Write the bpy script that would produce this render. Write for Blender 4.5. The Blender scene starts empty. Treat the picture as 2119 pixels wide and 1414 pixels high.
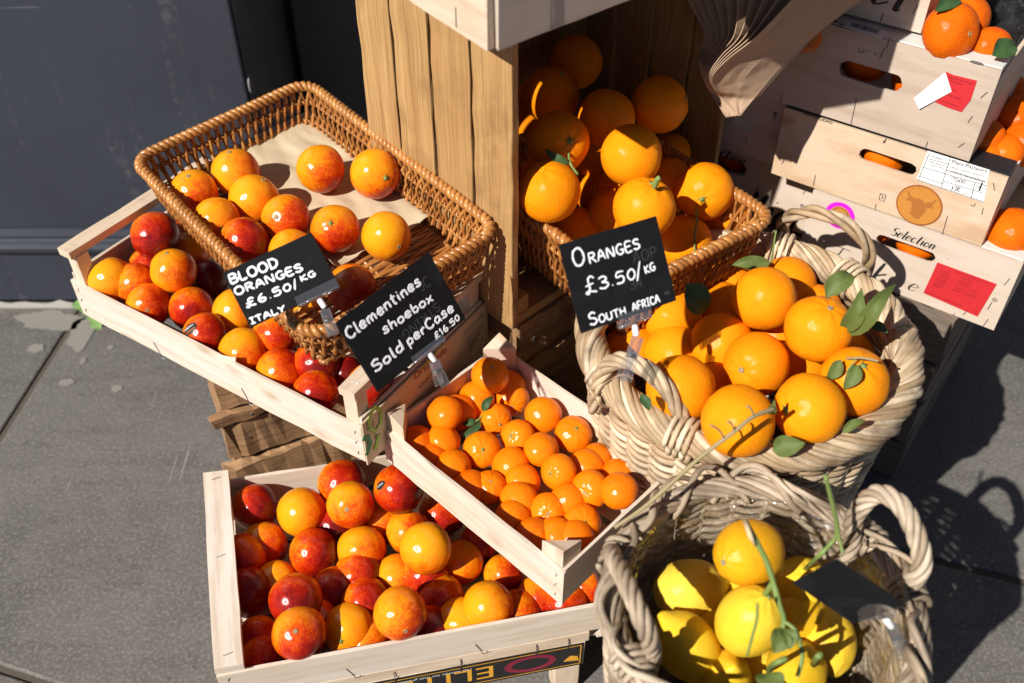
import bpy, math, random
import numpy as np
from mathutils import Vector, Matrix, noise as mnoise

# ---------------------------------------------------------------- camera, light, exposure
scene = bpy.context.scene
COL = scene.collection
F, TH, HC = 2060.0, math.radians(42.8), 1.4          # focal length in photo pixels, downward pitch, eye height
SN, CS = math.sin(TH), math.cos(TH)
cam = bpy.data.cameras.new('camera')
camo = bpy.data.objects.new('camera', cam)
COL.objects.link(camo)
camo.location = (0, 0, HC)
camo.rotation_euler = (math.pi / 2 - TH, 0, 0)
cam.lens = 35.0
cam.sensor_width = 36.0
cam.clip_start = 0.02
cam.clip_end = 200
cam.dof.use_dof = True
cam.dof.focus_distance = 1.34
cam.dof.aperture_fstop = 3.4
scene.camera = camo

SUN_EL, SUN_AZ = math.radians(40), math.radians(45)   # light travels towards +X +Y (right and away)
world = bpy.data.worlds.new('World')
scene.world = world
world.use_nodes = True
wn = world.node_tree
sky = wn.nodes.new('ShaderNodeTexSky')
sky.sky_type = 'NISHITA'
sky.sun_disc = False
sky.air_density = 0.5
sky.dust_density = 0.25
sky.sun_elevation = SUN_EL
sky.sun_rotation = math.pi + SUN_AZ
wn.links.new(sky.outputs[0], wn.nodes['Background'].inputs[0])
wn.nodes['Background'].inputs[1].default_value = 0.05
sun = bpy.data.lights.new('sun', 'SUN')
sun.energy = 4.9
sun.angle = math.radians(0.55)
sun.color = (1.0, 0.955, 0.88)
suno = bpy.data.objects.new('sun', sun)
COL.objects.link(suno)
suno.rotation_euler = Vector((math.cos(SUN_EL) * math.sin(SUN_AZ), math.cos(SUN_EL) * math.cos(SUN_AZ),
                              -math.sin(SUN_EL))).to_track_quat('-Z', 'Y').to_euler()
suno.location = (-3, -3, 4)
vs = scene.view_settings
vs.view_transform = 'Standard'
vs.look = 'None'
vs.exposure = 0.52
vs.gamma = 1
scene.render.engine = 'CYCLES'
scene.cycles.use_denoising = True
scene.cycles.max_bounces = 8
scene.cycles.diffuse_bounces = 4
scene.cycles.transparent_max_bounces = 12
scene.cycles.caustics_reflective = False
scene.cycles.caustics_refractive = False

rng = random.Random(7)
V = Vector


def ray(px, py):
    u = (px - 1059.5) / F
    v = (py - 707.0) / F
    return V((u, CS - v * SN, -(SN + v * CS)))


def at(px, py, z):
    d = ray(px, py)
    return V((0, 0, HC)) + d * ((z - HC) / d.z)


def dp(px, py, t):
    return V((0, 0, HC)) + ray(px, py) * t


def hit(px, py, P, n):
    d = ray(px, py)
    o = V((0, 0, HC))
    return o + d * ((P - o).dot(n) / d.dot(n))


def camvec(x, y, z):
    """image right, image down, towards camera -> world"""
    return (V((1, 0, 0)) * x + V((0, -SN, -CS)) * y + V((0, -CS, SN)) * z).normalized()


# ---------------------------------------------------------------- mesh builder
class MB:
    def __init__(self, T=None):
        self.v, self.f, self.uv, self.mi = [], [], [], []
        self.T = T

    def add(self, verts, faces, uvs=None, mi=0):
        b = len(self.v)
        for p in verts:
            p = V(p)
            self.v.append(self.T(p) if self.T else p)
        for k, fc in enumerate(faces):
            self.f.append([b + i for i in fc])
            self.mi.append(mi)
            self.uv.append(uvs[k] if uvs else [(verts[i][0], verts[i][1]) for i in fc])

    def board(self, a, b, wdir, w, t, n=4, jit=0.0006, mi=0):
        """plank whose centre line runs a -> b, w wide along wdir, t thick"""
        a, b = V(a), V(b)
        L = (b - a).length
        d = (b - a) / L
        wd = V(wdir)
        wd = (wd - d * wd.dot(d)).normalized()
        nd = d.cross(wd)
        uo, vo = rng.uniform(0, 50), rng.uniform(0, 50)
        vs_, fs, us = [], [], []
        for i in range(n + 1):
            c = a + d * (L * i / n)
            for sw, st in ((-1, -1), (1, -1), (1, 1), (-1, 1)):
                j = V((rng.uniform(-jit, jit), rng.uniform(-jit, jit), rng.uniform(-jit, jit)))
                vs_.append(c + wd * (sw * w / 2) + nd * (st * t / 2) + j)
        per = [0, w, w + t, 2 * w + t, 2 * w + 2 * t]
        for i in range(n):
            for k in range(4):
                k2 = (k + 1) % 4
                fs.append((i * 4 + k, i * 4 + k2, i * 4 + 4 + k2, i * 4 + 4 + k))
                u0, u1 = uo + L * i / n, uo + L * (i + 1) / n
                us.append([(u0, vo + per[k]), (u0, vo + per[k + 1]), (u1, vo + per[k + 1]), (u1, vo + per[k])])
        fs.append((3, 2, 1, 0)); us.append([(uo, vo + t), (uo + .02, vo + t), (uo + .02, vo), (uo, vo)])
        q = n * 4
        fs.append((q, q + 1, q + 2, q + 3)); us.append([(uo, vo), (uo + .02, vo), (uo + .02, vo + t), (uo, vo + t)])
        self.add(vs_, fs, us, mi)

    def tube(self, pts, r, sides=7, closed=False, flat=None, mi=0, cap=True):
        pts = [V(p) for p in pts]
        n = len(pts)
        rr = r if isinstance(r, (list, tuple)) else [r] * n
        uo, vo = rng.uniform(0, 50), rng.uniform(0, 50)
        tang = []
        for i in range(n):
            p0 = pts[(i - 1) % n] if (closed or i > 0) else pts[i]
            p1 = pts[(i + 1) % n] if (closed or i < n - 1) else pts[i]
            t = p1 - p0
            tang.append(t.normalized() if t.length > 1e-9 else V((0, 0, 1)))
        nrm = tang[0].orthogonal().normalized()
        vs_, fs, us = [], [], []
        u = uo
        ul = []
        for i in range(n):
            nrm = (nrm - tang[i] * nrm.dot(tang[i]))
            nrm = nrm.normalized() if nrm.length > 1e-9 else tang[i].orthogonal().normalized()
            bi = tang[i].cross(nrm)
            if i:
                u += (pts[i] - pts[i - 1]).length
            ul.append(u)
            for k in range(sides):
                a = 2 * math.pi * k / sides
                off = (nrm * math.cos(a) + bi * math.sin(a)) * rr[i]
                if flat:
                    off -= flat[0] * (off.dot(flat[0]) * (1 - flat[1]))
                vs_.append(pts[i] + off)
        m = n if closed else n - 1
        for i in range(m):
            i2 = (i + 1) % n
            u1 = ul[i2] if i2 > i else ul[i] + (pts[i2] - pts[i]).length
            for k in range(sides):
                k2 = (k + 1) % sides
                fs.append((i * sides + k, i * sides + k2, i2 * sides + k2, i2 * sides + k))
                c = 2 * math.pi * rr[i] / sides
                us.append([(ul[i], vo + k * c), (ul[i], vo + (k + 1) * c), (u1, vo + (k + 1) * c), (u1, vo + k * c)])
        if not closed and cap:
            fs.append(tuple(range(sides - 1, -1, -1)))
            us.append([(uo, vo)] * sides)
            fs.append(tuple((n - 1) * sides + k for k in range(sides)))
            us.append([(uo, vo)] * sides)
        self.add(vs_, fs, us, mi)

    def rope(self, path, R, r, n, pitch, closed=False, jit=0.08, sides=7, step=0.006, phase=0.0, rz=1.0):
        """n strands of radius r wound at radius R round a path"""
        path = resample([V(p) for p in path], step, closed)
        m = len(path)
        tang = []
        for i in range(m):
            p0 = path[(i - 1) % m] if (closed or i > 0) else path[i]
            p1 = path[(i + 1) % m] if (closed or i < m - 1) else path[i]
            tang.append((p1 - p0).normalized())
        L = sum((path[(i + 1) % m] - path[i]).length for i in range(m if closed else m - 1))
        turns = L / pitch
        if closed:
            turns = max(1, round(turns * n)) / n
        nrm = V((0, 0, 1))
        if abs(tang[0].z) > .9:
            nrm = V((1, 0, 0))
        fr = []
        for i in range(m):
            nrm = (nrm - tang[i] * nrm.dot(tang[i])).normalized()
            fr.append((nrm.copy(), tang[i].cross(nrm)))
        if closed:
            fr = [((V((0, 0, 1)) - t * t.z).normalized(), t.cross((V((0, 0, 1)) - t * t.z).normalized())) for t in tang]
        s = [0.0]
        for i in range(m - 1):
            s.append(s[-1] + (path[i + 1] - path[i]).length)
        if closed:
            # strands join into one another after a lap: walk n laps as separate closed or merged loops
            for k in range(n):
                pts, rl = [], []
                rk = r * (1 + rng.uniform(-jit, jit) * 1.5)
                Rk = R * (1 + rng.uniform(-jit, jit))
                for i in range(m + 1):
                    ii = i % m
                    sv = s[ii] if i < m else L
                    a = phase + 2 * math.pi * (k / n + turns * sv / L)
                    pts.append(path[ii] + (fr[ii][0] * (math.cos(a) * rz) + fr[ii][1] * math.sin(a)) * Rk)
                    rl.append(rk * (1 + .12 * mnoise.noise(pts[-1] * 40)))
                self.tube(pts, rl, sides)
        else:
            for k in range(n):
                rk = r * (1 + rng.uniform(-jit, jit) * 1.5)
                pts, rl = [], []
                for i in range(m):
                    a = phase + 2 * math.pi * (k / n + s[i] / pitch)
                    pts.append(path[i] + (fr[i][0] * math.cos(a) + fr[i][1] * math.sin(a)) * R)
                    rl.append(rk * (1 + .12 * mnoise.noise(pts[-1] * 40)))
                self.tube(pts, rl, sides)

    def plate(self, poly, ax, ay, o, t, mi=0):
        """flat polygon (2-D points along ax, ay from o) of thickness t, its face at o + t*normal"""
        ax, ay, o = V(ax), V(ay), V(o)
        nz = ax.cross(ay).normalized()
        n = len(poly)
        top = [o + ax * p[0] + ay * p[1] + nz * t for p in poly]
        bot = [o + ax * p[0] + ay * p[1] for p in poly]
        fs = [tuple(range(n)), tuple(range(2 * n - 1, n - 1, -1))]
        us = [[(p[0], p[1]) for p in poly], [(p[0], p[1]) for p in reversed(poly)]]
        for i in range(n):
            j = (i + 1) % n
            fs.append((i, n + i, n + j, j))
            us.append([poly[i], poly[i], poly[j], poly[j]])
        self.add(top + bot, fs, us, mi)

    def build(self, name, mats, parent=None, smooth=False, bevel=0.0, loc=None):
        me = bpy.data.meshes.new(name)
        me.from_pydata([tuple(p) for p in self.v], [], self.f)
        uvl = me.uv_layers.new(name='UVMap')
        flat = [c for fc in self.uv for uv in fc for c in uv]
        uvl.data.foreach_set('uv', flat)
        mats = mats if isinstance(mats, (list, tuple)) else [mats]
        for m in mats:
            me.materials.append(m)
        me.polygons.foreach_set('material_index', self.mi)
        if smooth:
            me.polygons.foreach_set('use_smooth', [True] * len(self.f))
        me.update()
        o = bpy.data.objects.new(name, me)
        COL.objects.link(o)
        if parent:
            o.parent = parent
        if loc is not None:
            o.location = loc
        if bevel:
            b = o.modifiers.new('bevel', 'BEVEL')
            b.width = bevel
            b.segments = 2
            b.limit_method = 'ANGLE'
            b.angle_limit = math.radians(50)
        return o


def resample(p, step, closed=False):
    q = p + [p[0]] if closed else p
    d = [0.0]
    for i in range(len(q) - 1):
        d.append(d[-1] + (q[i + 1] - q[i]).length)
    n = max(2, int(d[-1] / step))
    out, j = [], 0
    for k in range(n if closed else n + 1):
        s = d[-1] * k / n
        while j < len(d) - 2 and d[j + 1] < s:
            j += 1
        f = (s - d[j]) / max(1e-9, d[j + 1] - d[j])
        out.append(q[j].lerp(q[j + 1], f))
    return out


def spline(p, n=6, closed=False):
    p = [V(x) for x in p]
    out = []
    m = len(p)
    for i in range(m if closed else m - 1):
        if closed:
            a, b, c, d = p[i - 1], p[i], p[(i + 1) % m], p[(i + 2) % m]
        else:
            a, b, c, d = p[max(i - 1, 0)], p[i], p[i + 1], p[min(i + 2, m - 1)]
        for k in range(n):
            t = k / n
            out.append(.5 * ((2 * b) + (c - a) * t + (2 * a - 5 * b + 4 * c - d) * t * t + (3 * b - a - 3 * c + d) * t ** 3))
    if not closed:
        out.append(p[-1].copy())
    return out


def thing(name, label, cat, loc=(0, 0, 0), group=None):
    o = bpy.data.objects.new(name, None)
    o.empty_display_size = .02
    COL.objects.link(o)
    o.location = loc
    return tag(o, label, cat, group)


def tag(o, label=None, cat=None, group=None, kind=None):
    if label: o['label'] = label
    if cat: o['category'] = cat
    if group: o['group'] = group
    if kind: o['kind'] = kind
    return o


# ---------------------------------------------------------------- materials
def lin(h):
    c = [int(h[i:i + 2], 16) / 255 for i in (0, 2, 4)]
    return tuple(x / 12.92 if x <= .04045 else ((x + .055) / 1.055) ** 2.4 for x in c) + (1,)


class NT:
    def __init__(self, name):
        self.m = bpy.data.materials.new(name)
        self.m.use_nodes = True
        self.t = self.m.node_tree
        self.b = self.t.nodes['Principled BSDF']

    def n(self, typ, props=None, **ins):
        nd = self.t.nodes.new('ShaderNode' + typ)
        for k, v in (props or {}).items():
            setattr(nd, k, v)
        for k, v in ins.items():
            key = int(k[1:]) if k[0] == '_' and k[1:].isdigit() else k.replace('_', ' ')
            self.s(nd.inputs[key], v)
        return nd

    def s(self, inp, v):
        if isinstance(v, bpy.types.NodeSocket):
            self.t.links.new(v, inp)
        else:
            inp.default_value = v

    def math(self, op, a, b=0.0, c=None, clamp=False):
        nd = self.n('Math', {'operation': op, 'use_clamp': clamp}, _0=a, _1=b)
        if c is not None:
            self.s(nd.inputs[2], c)
        return nd.outputs[0]

    def mix(self, f, a, b, blend='MIX'):
        nd = self.n('Mix', {'data_type': 'RGBA', 'blend_type': blend})
        self.s(nd.inputs[0], f); self.s(nd.inputs[6], a); self.s(nd.inputs[7], b)
        return nd.outputs[2]

    def noise(self, vec, scale, detail=3.0, rough=.55, dist=0.0):
        return self.n('TexNoise', None, Vector=vec, Scale=scale, Detail=detail, Roughness=rough, Distortion=dist).outputs['Fac']

    def mapping(self, vec, scale=(1, 1, 1), loc=(0, 0, 0), rot=(0, 0, 0)):
        return self.n('Mapping', None, Vector=vec, Scale=scale, Location=loc, Rotation=rot).outputs[0]

    def ramp(self, f, stops):
        nd = self.n('ValToRGB', None, Fac=f)
        e = nd.color_ramp.elements
        while len(e) < len(stops):
            e.new(.5)
        for i, (p, c) in enumerate(stops):
            e[i].position = p
            e[i].color = c if len(c) == 4 else tuple(c) + (1,)
        return nd.outputs[0]

    def step(self, f, lo, hi):
        return self.n('MapRange', {'clamp': True}, Value=f, _1=lo, _2=hi, _3=0.0, _4=1.0).outputs[0]

    def bump(self, h, strength, dist=.001, normal=None):
        nd = self.n('Bump', None, Height=h, Strength=strength, Distance=dist)
        if normal is not None:
            self.s(nd.inputs['Normal'], normal)
        return nd.outputs[0]

    def coord(self, which):
        return self.n('TexCoord').outputs[which]

    def out(self, **kw):
        for k, v in kw.items():
            self.s(self.b.inputs[k.replace('_', ' ')], v)
        return self.m


def wood(name, light, mid, dark, grain=1.0, rough=.65, stain=.0, bump=.3, knots=True, fine=140, stainc=None):
    N = NT(name)
    uv = N.coord('UV')
    a = N.noise(N.mapping(uv, (1.6, 26 * grain, 1)), 1.0, 4, .6, .2)
    b = N.noise(N.mapping(uv, (7, fine, 1)), 1.0, 3, .6)
    t = N.noise(N.mapping(uv, (.35, .9, 1)), 1.0, 1, .5)
    c = N.mix(N.step(a, .34, .66), mid, light)
    c = N.mix(N.math('MULTIPLY', N.step(b, .46, .66), .5), c, dark)
    c = N.mix(N.math('MULTIPLY', N.step(t, .38, .62), .35), c, mid)
    if knots:
        vo = N.n('TexVoronoi', {'feature': 'F1'}, Vector=N.mapping(uv, (7, 16, 1)), Scale=1.0).outputs['Distance']
        k = N.math('MULTIPLY', N.math('SUBTRACT', 1.0, N.step(vo, .04, .17)), .8)
        c = N.mix(k, c, dark)
    if stain:
        s = N.noise(N.coord('Object'), 9, 5, .65)
        c = N.mix(N.math('MULTIPLY', N.step(s, .5, .72), stain), c, stainc or dark)
    h = N.math('ADD', N.math('MULTIPLY', b, .7), N.math('MULTIPLY', a, .5))
    return N.out(Base_Color=c, Roughness=rough, Normal=N.bump(h, bump, .0012))


def wicker(name, light, mid, dark, rough=.45, grime=.5):
    N = NT(name)
    uv = N.coord('UV')
    a = N.noise(N.mapping(uv, (14, 160, 1)), 1.0, 3, .6)
    t = N.noise(N.mapping(uv, (.8, .9, 1)), 1.0, 2, .5)
    g = N.noise(N.coord('Object'), 14, 4, .6)
    c = N.mix(N.step(t, .40, .60), mid, light)
    c = N.mix(N.math('MULTIPLY', N.step(a, .46, .72), .6), c, dark)
    c = N.mix(N.math('MULTIPLY', N.step(g, .46, .68), grime), c, dark)
    return N.out(Base_Color=c, Roughness=rough, Normal=N.bump(a, .35, .0008))


def plain(name, col, rough=.5, **kw):
    N = NT(name)
    g = N.noise(N.coord('Object'), 60, 3, .6)
    c = N.mix(N.math('MULTIPLY', g, .22), col, tuple(x * .6 for x in col[:3]) + (1,))
    return N.out(Base_Color=c, Roughness=rough, **kw)


M = {}
M['pine'] = wood('new_pine', (.68, .56, .445, 1), (.59, .46, .33, 1), (.36, .22, .125, 1), .7, .6, .45, .25, True, 70, (.52, .36, .22, 1))
M['poplar'] = wood('pale_poplar', (.68, .61, .54, 1), (.61, .51, .41, 1), (.42, .30, .20, 1), .8, .6, .45, .22, True, 80, (.55, .41, .27, 1))
M['ply'] = wood('pale_plywood', (.59, .495, .415, 1), (.53, .43, .345, 1), (.40, .30, .22, 1), .35, .55, .2, .06, False, 50)
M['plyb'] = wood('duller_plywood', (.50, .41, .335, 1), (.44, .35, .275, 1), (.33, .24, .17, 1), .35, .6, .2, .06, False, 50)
M['plyyellow'] = wood('knotty_plywood', (.63, .49, .37, 1), (.56, .41, .27, 1), (.40, .205, .095, 1), .6, .55, .12, .08, True, 26)
M['oldpine'] = wood('aged_pine', (.46, .285, .115, 1), (.35, .195, .072, 1), (.12, .055, .02, 1), 1.7, .6, .5, .6, True, 220)
M['rough'] = wood('rough_sawn_wood', (.40, .235, .115, 1), (.26, .135, .06, 1), (.07, .035, .016, 1), 1.6, .8, .7, 1.0, True, 130)
M['greywood'] = wood('weathered_grey_wood', (.19, .15, .115, 1), (.14, .105, .078, 1), (.05, .035, .025, 1), 1.0, .8, .5, .9, True, 120)
M['wicker'] = wicker('brown_wicker', (.50, .225, .062, 1), (.34, .125, .028, 1), (.13, .04, .009, 1), .30, .45)
M['willow'] = wicker('grey_willow', (.68, .55, .385, 1), (.42, .295, .17, 1), (.11, .064, .032, 1), .6, .8)
M['willowdark'] = wicker('greyer_willow', (.55, .45, .335, 1), (.35, .26, .175, 1), (.10, .066, .04, 1), .65, .75)
M['gapshade'] = plain('rim_gap_shade', (.03, .018, .01, 1), .9)  # dark tube inside the rims; its colour paints the shaded gaps between strands
M['staple'] = plain('steel_staple', (.16, .16, .17, 1), .4, Metallic=.8)
M['blackwrite'] = plain('black_print', (.012, .012, .013, 1), .6)
M['greyprint'] = plain('grey_print', (.16, .15, .14, 1), .7)
M['white'] = plain('white_paper', (.78, .78, .77, 1), .6)
M['chalk'] = plain('white_chalk_pen', (.80, .80, .84, 1), .7)
M['ghost'] = plain('wiped_chalk', (.028, .029, .034, 1), .8)
M['redpaper'] = plain('red_label_paper', (.52, .018, .024, 1), .6)
M['redprint'] = plain('dark_red_print', (.26, .008, .02, 1), .6)
M['magenta'] = plain('magenta_print', (.72, .012, .62, 1), .5)
M['orangep'] = plain('orange_sticker_paper', (.74, .21, .03, 1), .5)
M['amber'] = plain('amber_sticker_paper', (.52, .22, .045, 1), .4)
M['amberp'] = plain('faded_amber_print', (.37, .135, .028, 1), .5)
M['amberd'] = plain('amber_print', (.30, .095, .02, 1), .5)
M['green'] = plain('green_print', (.02, .17, .05, 1), .6)
M['lime'] = plain('lime_print', (.24, .42, .04, 1), .6)
M['maroon'] = plain('maroon_print', (.22, .012, .035, 1), .6)
M['gold'] = plain('gold_print', (.72, .36, .03, 1), .5)
M['palegreen'] = plain('pale_tape', (.62, .64, .60, 1), .35)
M['tapeblack'] = plain('black_tape', (.012, .012, .014, 1), .35)


def mk_leaf(name, a, b):
    N = NT(name)
    uv = N.coord('UV')
    t = N.noise(N.mapping(uv, (40, 40, 1)), 1.0, 3)
    w = N.n('TexWave', {'wave_type': 'BANDS', 'bands_direction': 'DIAGONAL'}, Vector=N.mapping(uv, (22, 30, 1)), Scale=1.0, Distortion=1.0).outputs['Fac']
    c = N.mix(t, a, b)
    c = N.mix(N.math('MULTIPLY', N.step(w, .8, 1.0), .3), c, tuple(min(1, x * 2) for x in a[:3]) + (1,))
    return N.out(Base_Color=c, Roughness=.55, Specular_IOR_Level=.3, Normal=N.bump(w, .25, .001), Transmission_Weight=0.0)


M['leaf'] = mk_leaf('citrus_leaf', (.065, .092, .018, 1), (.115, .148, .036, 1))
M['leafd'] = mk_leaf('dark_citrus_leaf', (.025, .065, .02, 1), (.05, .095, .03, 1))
M['weed'] = mk_leaf('weed_leaf', (.12, .22, .06, 1), (.17, .28, .09, 1))
M['stem'] = plain('green_stem', (.17, .24, .06, 1), .55)
M['twig'] = plain('dry_twig', (.30, .24, .12, 1), .7)
M['drystem'] = plain('dry_cut_stem', (.55, .44, .25, 1), .7)

# black chalk board
N = NT('chalkboard_card')
oc = N.coord('Object')
sm = N.noise(N.mapping(oc, (14, 14, 22)), 1.0, 5, .6, 1.2)
sp = N.noise(oc, 420, 2)
c = N.mix(N.math('MULTIPLY', N.step(sm, .5, .8), .55), (.0045, .0045, .0055, 1), (.020, .022, .028, 1))
c = N.mix(N.math('MULTIPLY', N.step(sp, .70, .78), .12), c, (.2, .2, .22, 1))
M['card'] = N.out(Base_Color=c, Roughness=.7, Specular_IOR_Level=.25)

# clear plastics
N = NT('clear_plastic')
tr = N.n('BsdfTransparent', None, Color=(.93, .94, .95, 1))
gl = N.n('BsdfGlossy', None, Color=(1, 1, 1, 1), Roughness=.12)
df = N.n('BsdfDiffuse', None, Color=(.7, .72, .75, 1))
lw = N.n('LayerWeight', None, Blend=.35).outputs['Fresnel']
m1 = N.n('MixShader', None, _0=.05, _1=tr.outputs[0], _2=df.outputs[0])
m2 = N.n('MixShader', None, _0=N.math('ADD', N.math('MULTIPLY', lw, .5), .05), _1=m1.outputs[0], _2=gl.outputs[0])
N.t.links.new(m2.outputs[0], N.t.nodes['Material Output'].inputs[0])
M['clear'] = N.m
N = NT('clear_film')
tr = N.n('BsdfTransparent', None, Color=(.97, .97, .96, 1))
bp = N.bump(N.noise(N.coord('Object'), 26, 4, .6, 1.5), .9, .02)
gl = N.n('BsdfGlossy', None, Color=(1, 1, 1, 1), Roughness=.16, Normal=bp)
m2 = N.n('MixShader', None, _0=N.math('ADD', N.math('MULTIPLY', N.n('LayerWeight', None, Blend=.3, Normal=bp).outputs['Fresnel'], .4), .09), _1=tr.outputs[0], _2=gl.outputs[0])
N.t.links.new(m2.outputs[0], N.t.nodes['Material Output'].inputs[0])
M['film'] = N.m
M['whiteplastic'] = plain('white_plastic', (.82, .82, .82, 1), .35)

# black plastic bag
N = NT('black_bag_plastic')
h = N.noise(N.coord('Object'), 30, 6, .65, 1.0)
M['bag'] = N.out(Base_Color=(.012, .012, .013, 1), Roughness=.22, Normal=N.bump(h, 1.0, .02))

# brown paper
def mk_paper(name, a, b):
    N = NT(name)
    oc = N.coord('Object')
    n1 = N.noise(oc, 55, 4, .6)
    n2 = N.noise(N.mapping(oc, (300, 300, 300)), 1.0, 2)
    cr = N.noise(oc, 17, 4, .6, 1.0)
    c = N.mix(n1, a, b)
    c = N.mix(N.math('MULTIPLY', N.step(n2, .55, .8), .2), c, tuple(x * .6 for x in a[:3]) + (1,))
    return N.out(Base_Color=c, Roughness=.75, Normal=N.bump(cr, .25, .008))


M['paper'] = mk_paper('brown_kraft_paper', (.45, .355, .235, 1), (.51, .41, .275, 1))
M['paperbag'] = mk_paper('brown_bag_paper', (.33, .22, .14, 1), (.40, .27, .175, 1))

# painted wall
def mk_wall(name, col, lite, amt):
    N = NT(name)
    oc = N.coord('Object')
    big = N.noise(oc, 2.6, 5, .6)
    sc1 = N.noise(N.mapping(oc, (26, 3, 3), rot=(.0, .5, .3)), 1.0, 3, .5, .3)
    sc2 = N.noise(N.mapping(oc, (3, 3, 40), rot=(0, .6, 0)), 1.0, 2, .5, .2)
    sp = N.noise(oc, 55, 3, .7)
    c = N.mix(N.step(big, .3, .7), col, tuple(x * 1.28 for x in col[:3]) + (1,))
    c = N.mix(N.math('MULTIPLY', N.math('MULTIPLY', N.step(sc1, .60, .72), N.step(sp, .45, .7)), amt), c, lite)
    c = N.mix(N.math('MULTIPLY', N.math('MULTIPLY', N.step(sc2, .66, .69), N.step(big, .42, .6)), amt), c, lite)
    c = N.mix(N.math('MULTIPLY', N.step(sp, .70, .78), amt * .8), c, lite)
    return N.out(Base_Color=c, Roughness=.42, Normal=N.bump(N.noise(oc, 45, 4, .6), .12, .004))


M['wall'] = mk_wall('slate_blue_wall_paint', (.028, .031, .043, 1), (.13, .13, .135, 1), .6)
M['wallshade'] = mk_wall('shaded_wall_paint', (.14, .14, .147, 1), (.25, .25, .25, 1), .5)  # wall paint copy for shaded faces, its grey lifted for weak light there
M['wallchip'] = plain('chipped_render', (.45, .42, .38, 1), .9)

# pavement
N = NT('york_stone_paving')
oc = N.coord('Object')
big = N.noise(oc, 1.7, 5, .6, .4)
mid = N.noise(oc, 11, 6, .68, .3)
fine = N.noise(oc, 170, 3, .65)
dark = N.noise(N.mapping(oc, (1, 1, 1), (4, 2, 0)), 62, 3, .6)
streak = N.noise(N.mapping(oc, (5, 30, 1), rot=(0, 0, .5)), 1.0, 4, .6)
scr = N.noise(N.mapping(oc, (2.2, 90, 1), rot=(0, 0, .95)), 1.0, 2, .5, .5)
scr2 = N.noise(N.mapping(oc, (90, 2.4, 1), rot=(0, 0, .6)), 1.0, 2, .5, .5)
c = N.mix(N.step(big, .3, .7), (.068, .062, .056, 1), (.124, .115, .106, 1))
c = N.mix(N.math('MULTIPLY', N.step(mid, .36, .68), .6), c, (.145, .135, .124, 1))
c = N.mix(N.math('MULTIPLY', N.step(streak, .5, .7), .5), c, (.07, .062, .055, 1))
c = N.mix(N.math('MULTIPLY', N.step(fine, .48, .66), .55), c, (.235, .222, .205, 1))
c = N.mix(N.math('MULTIPLY', N.step(dark, .62, .70), .65), c, (.06, .053, .047, 1))
gate = N.step(N.noise(oc, 7, 2), .5, .62)
c = N.mix(N.math('MULTIPLY', N.math('MULTIPLY', N.step(scr, .745, .76), gate), .35), c, (.42, .40, .38, 1))
c = N.mix(N.math('MULTIPLY', N.math('MULTIPLY', N.step(scr2, .70, .72), gate), .5), c, (.42, .40, .38, 1))
h = N.math('ADD', N.math('MULTIPLY', fine, .5), mid)
M['paving'] = N.out(Base_Color=c, Roughness=.72, Normal=N.bump(h, .35, .003))
M['mortar'] = plain('dirty_mortar', (.085, .068, .052, 1), .95)
M['gum'] = plain('pale_gum', (.22, .205, .185, 1), .8)
M['patch'] = plain('pale_cement_patch', (.225, .215, .185, 1), .9)
M['studmetal'] = plain('worn_metal_stud', (.28, .28, .29, 1), .45, Metallic=.3)


# citrus peels: object colour R = how far the blush has spread
def mk_peel(name, ramp, pore=34.0, rough=.36, bump=.35, blush=True, spots=.0, sss=.07, ns=1.7, coat=(.3, .25)):
    N = NT(name)
    oc = N.coord('Object')
    oi = N.n('ObjectInfo')
    off = N.n('CombineXYZ', None, _0=N.math('MULTIPLY', oi.outputs['Random'], 37.0), _1=N.math('MULTIPLY', oi.outputs['Random'], 91.0), _2=3.0).outputs[0]
    p = N.n('VectorMath', {'operation': 'ADD'}, _0=oc, _1=off).outputs[0]
    n1 = N.noise(p, ns, 4, .6, .3)
    n2 = N.noise(p, 9.0, 5, .68, .4)
    pores = N.noise(p, pore * .8, 3, .65)
    n3 = N.noise(p, pore * .5, 3, .7)
    if blush:
        sx = N.n('SeparateXYZ', None, _0=oc).outputs
        tone = N.n('SeparateColor', None, _0=oi.outputs['Color']).outputs[0]
        f = N.math('ADD', N.math('MULTIPLY', sx[0], .42), N.math('MULTIPLY', N.math('SUBTRACT', n1, .5), .75))
        f = N.math('ADD', f, N.math('MULTIPLY', N.math('SUBTRACT', n2, .5), .5))
        f = N.math('ADD', f, N.math('MULTIPLY', N.math('SUBTRACT', n3, .5), .62))
        f = N.math('ADD', f, N.math('MULTIPLY', tone, .89), clamp=True)
    else:
        tone = N.n('SeparateColor', None, _0=oi.outputs['Color']).outputs[0]
        f = N.math('ADD', N.math('MULTIPLY', N.math('SUBTRACT', n1, .5), .7), tone)
        f = N.math('ADD', f, N.math('MULTIPLY', N.math('SUBTRACT', n2, .5), .25), clamp=True)
    c = N.ramp(f, ramp)
    if spots:
        s = N.noise(p, 5.0, 3, .7)
        c = N.mix(N.math('MULTIPLY', N.step(s, .67, .75), spots), c, (.25, .10, .02, 1))
    h = N.math('ADD', N.math('MULTIPLY', pores, .8), N.math('MULTIPLY', N.noise(p, 11, 3), .25))
    N.b.inputs['Specular IOR Level'].default_value = .06
    if sss:
        N.b.inputs['Subsurface Weight'].default_value = sss
        N.b.inputs['Subsurface Radius'].default_value = (.55, .14, .02)
        N.b.inputs['Subsurface Scale'].default_value = .012
    nb = N.bump(h, bump, .02)
    N.b.inputs['Coat Weight'].default_value = coat[0]
    N.b.inputs['Coat Roughness'].default_value = coat[1]
    N.s(N.b.inputs['Coat Normal'], N.bump(h, bump * .22, .02))
    return N.out(Base_Color=c, Roughness=rough, Normal=nb)


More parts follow.
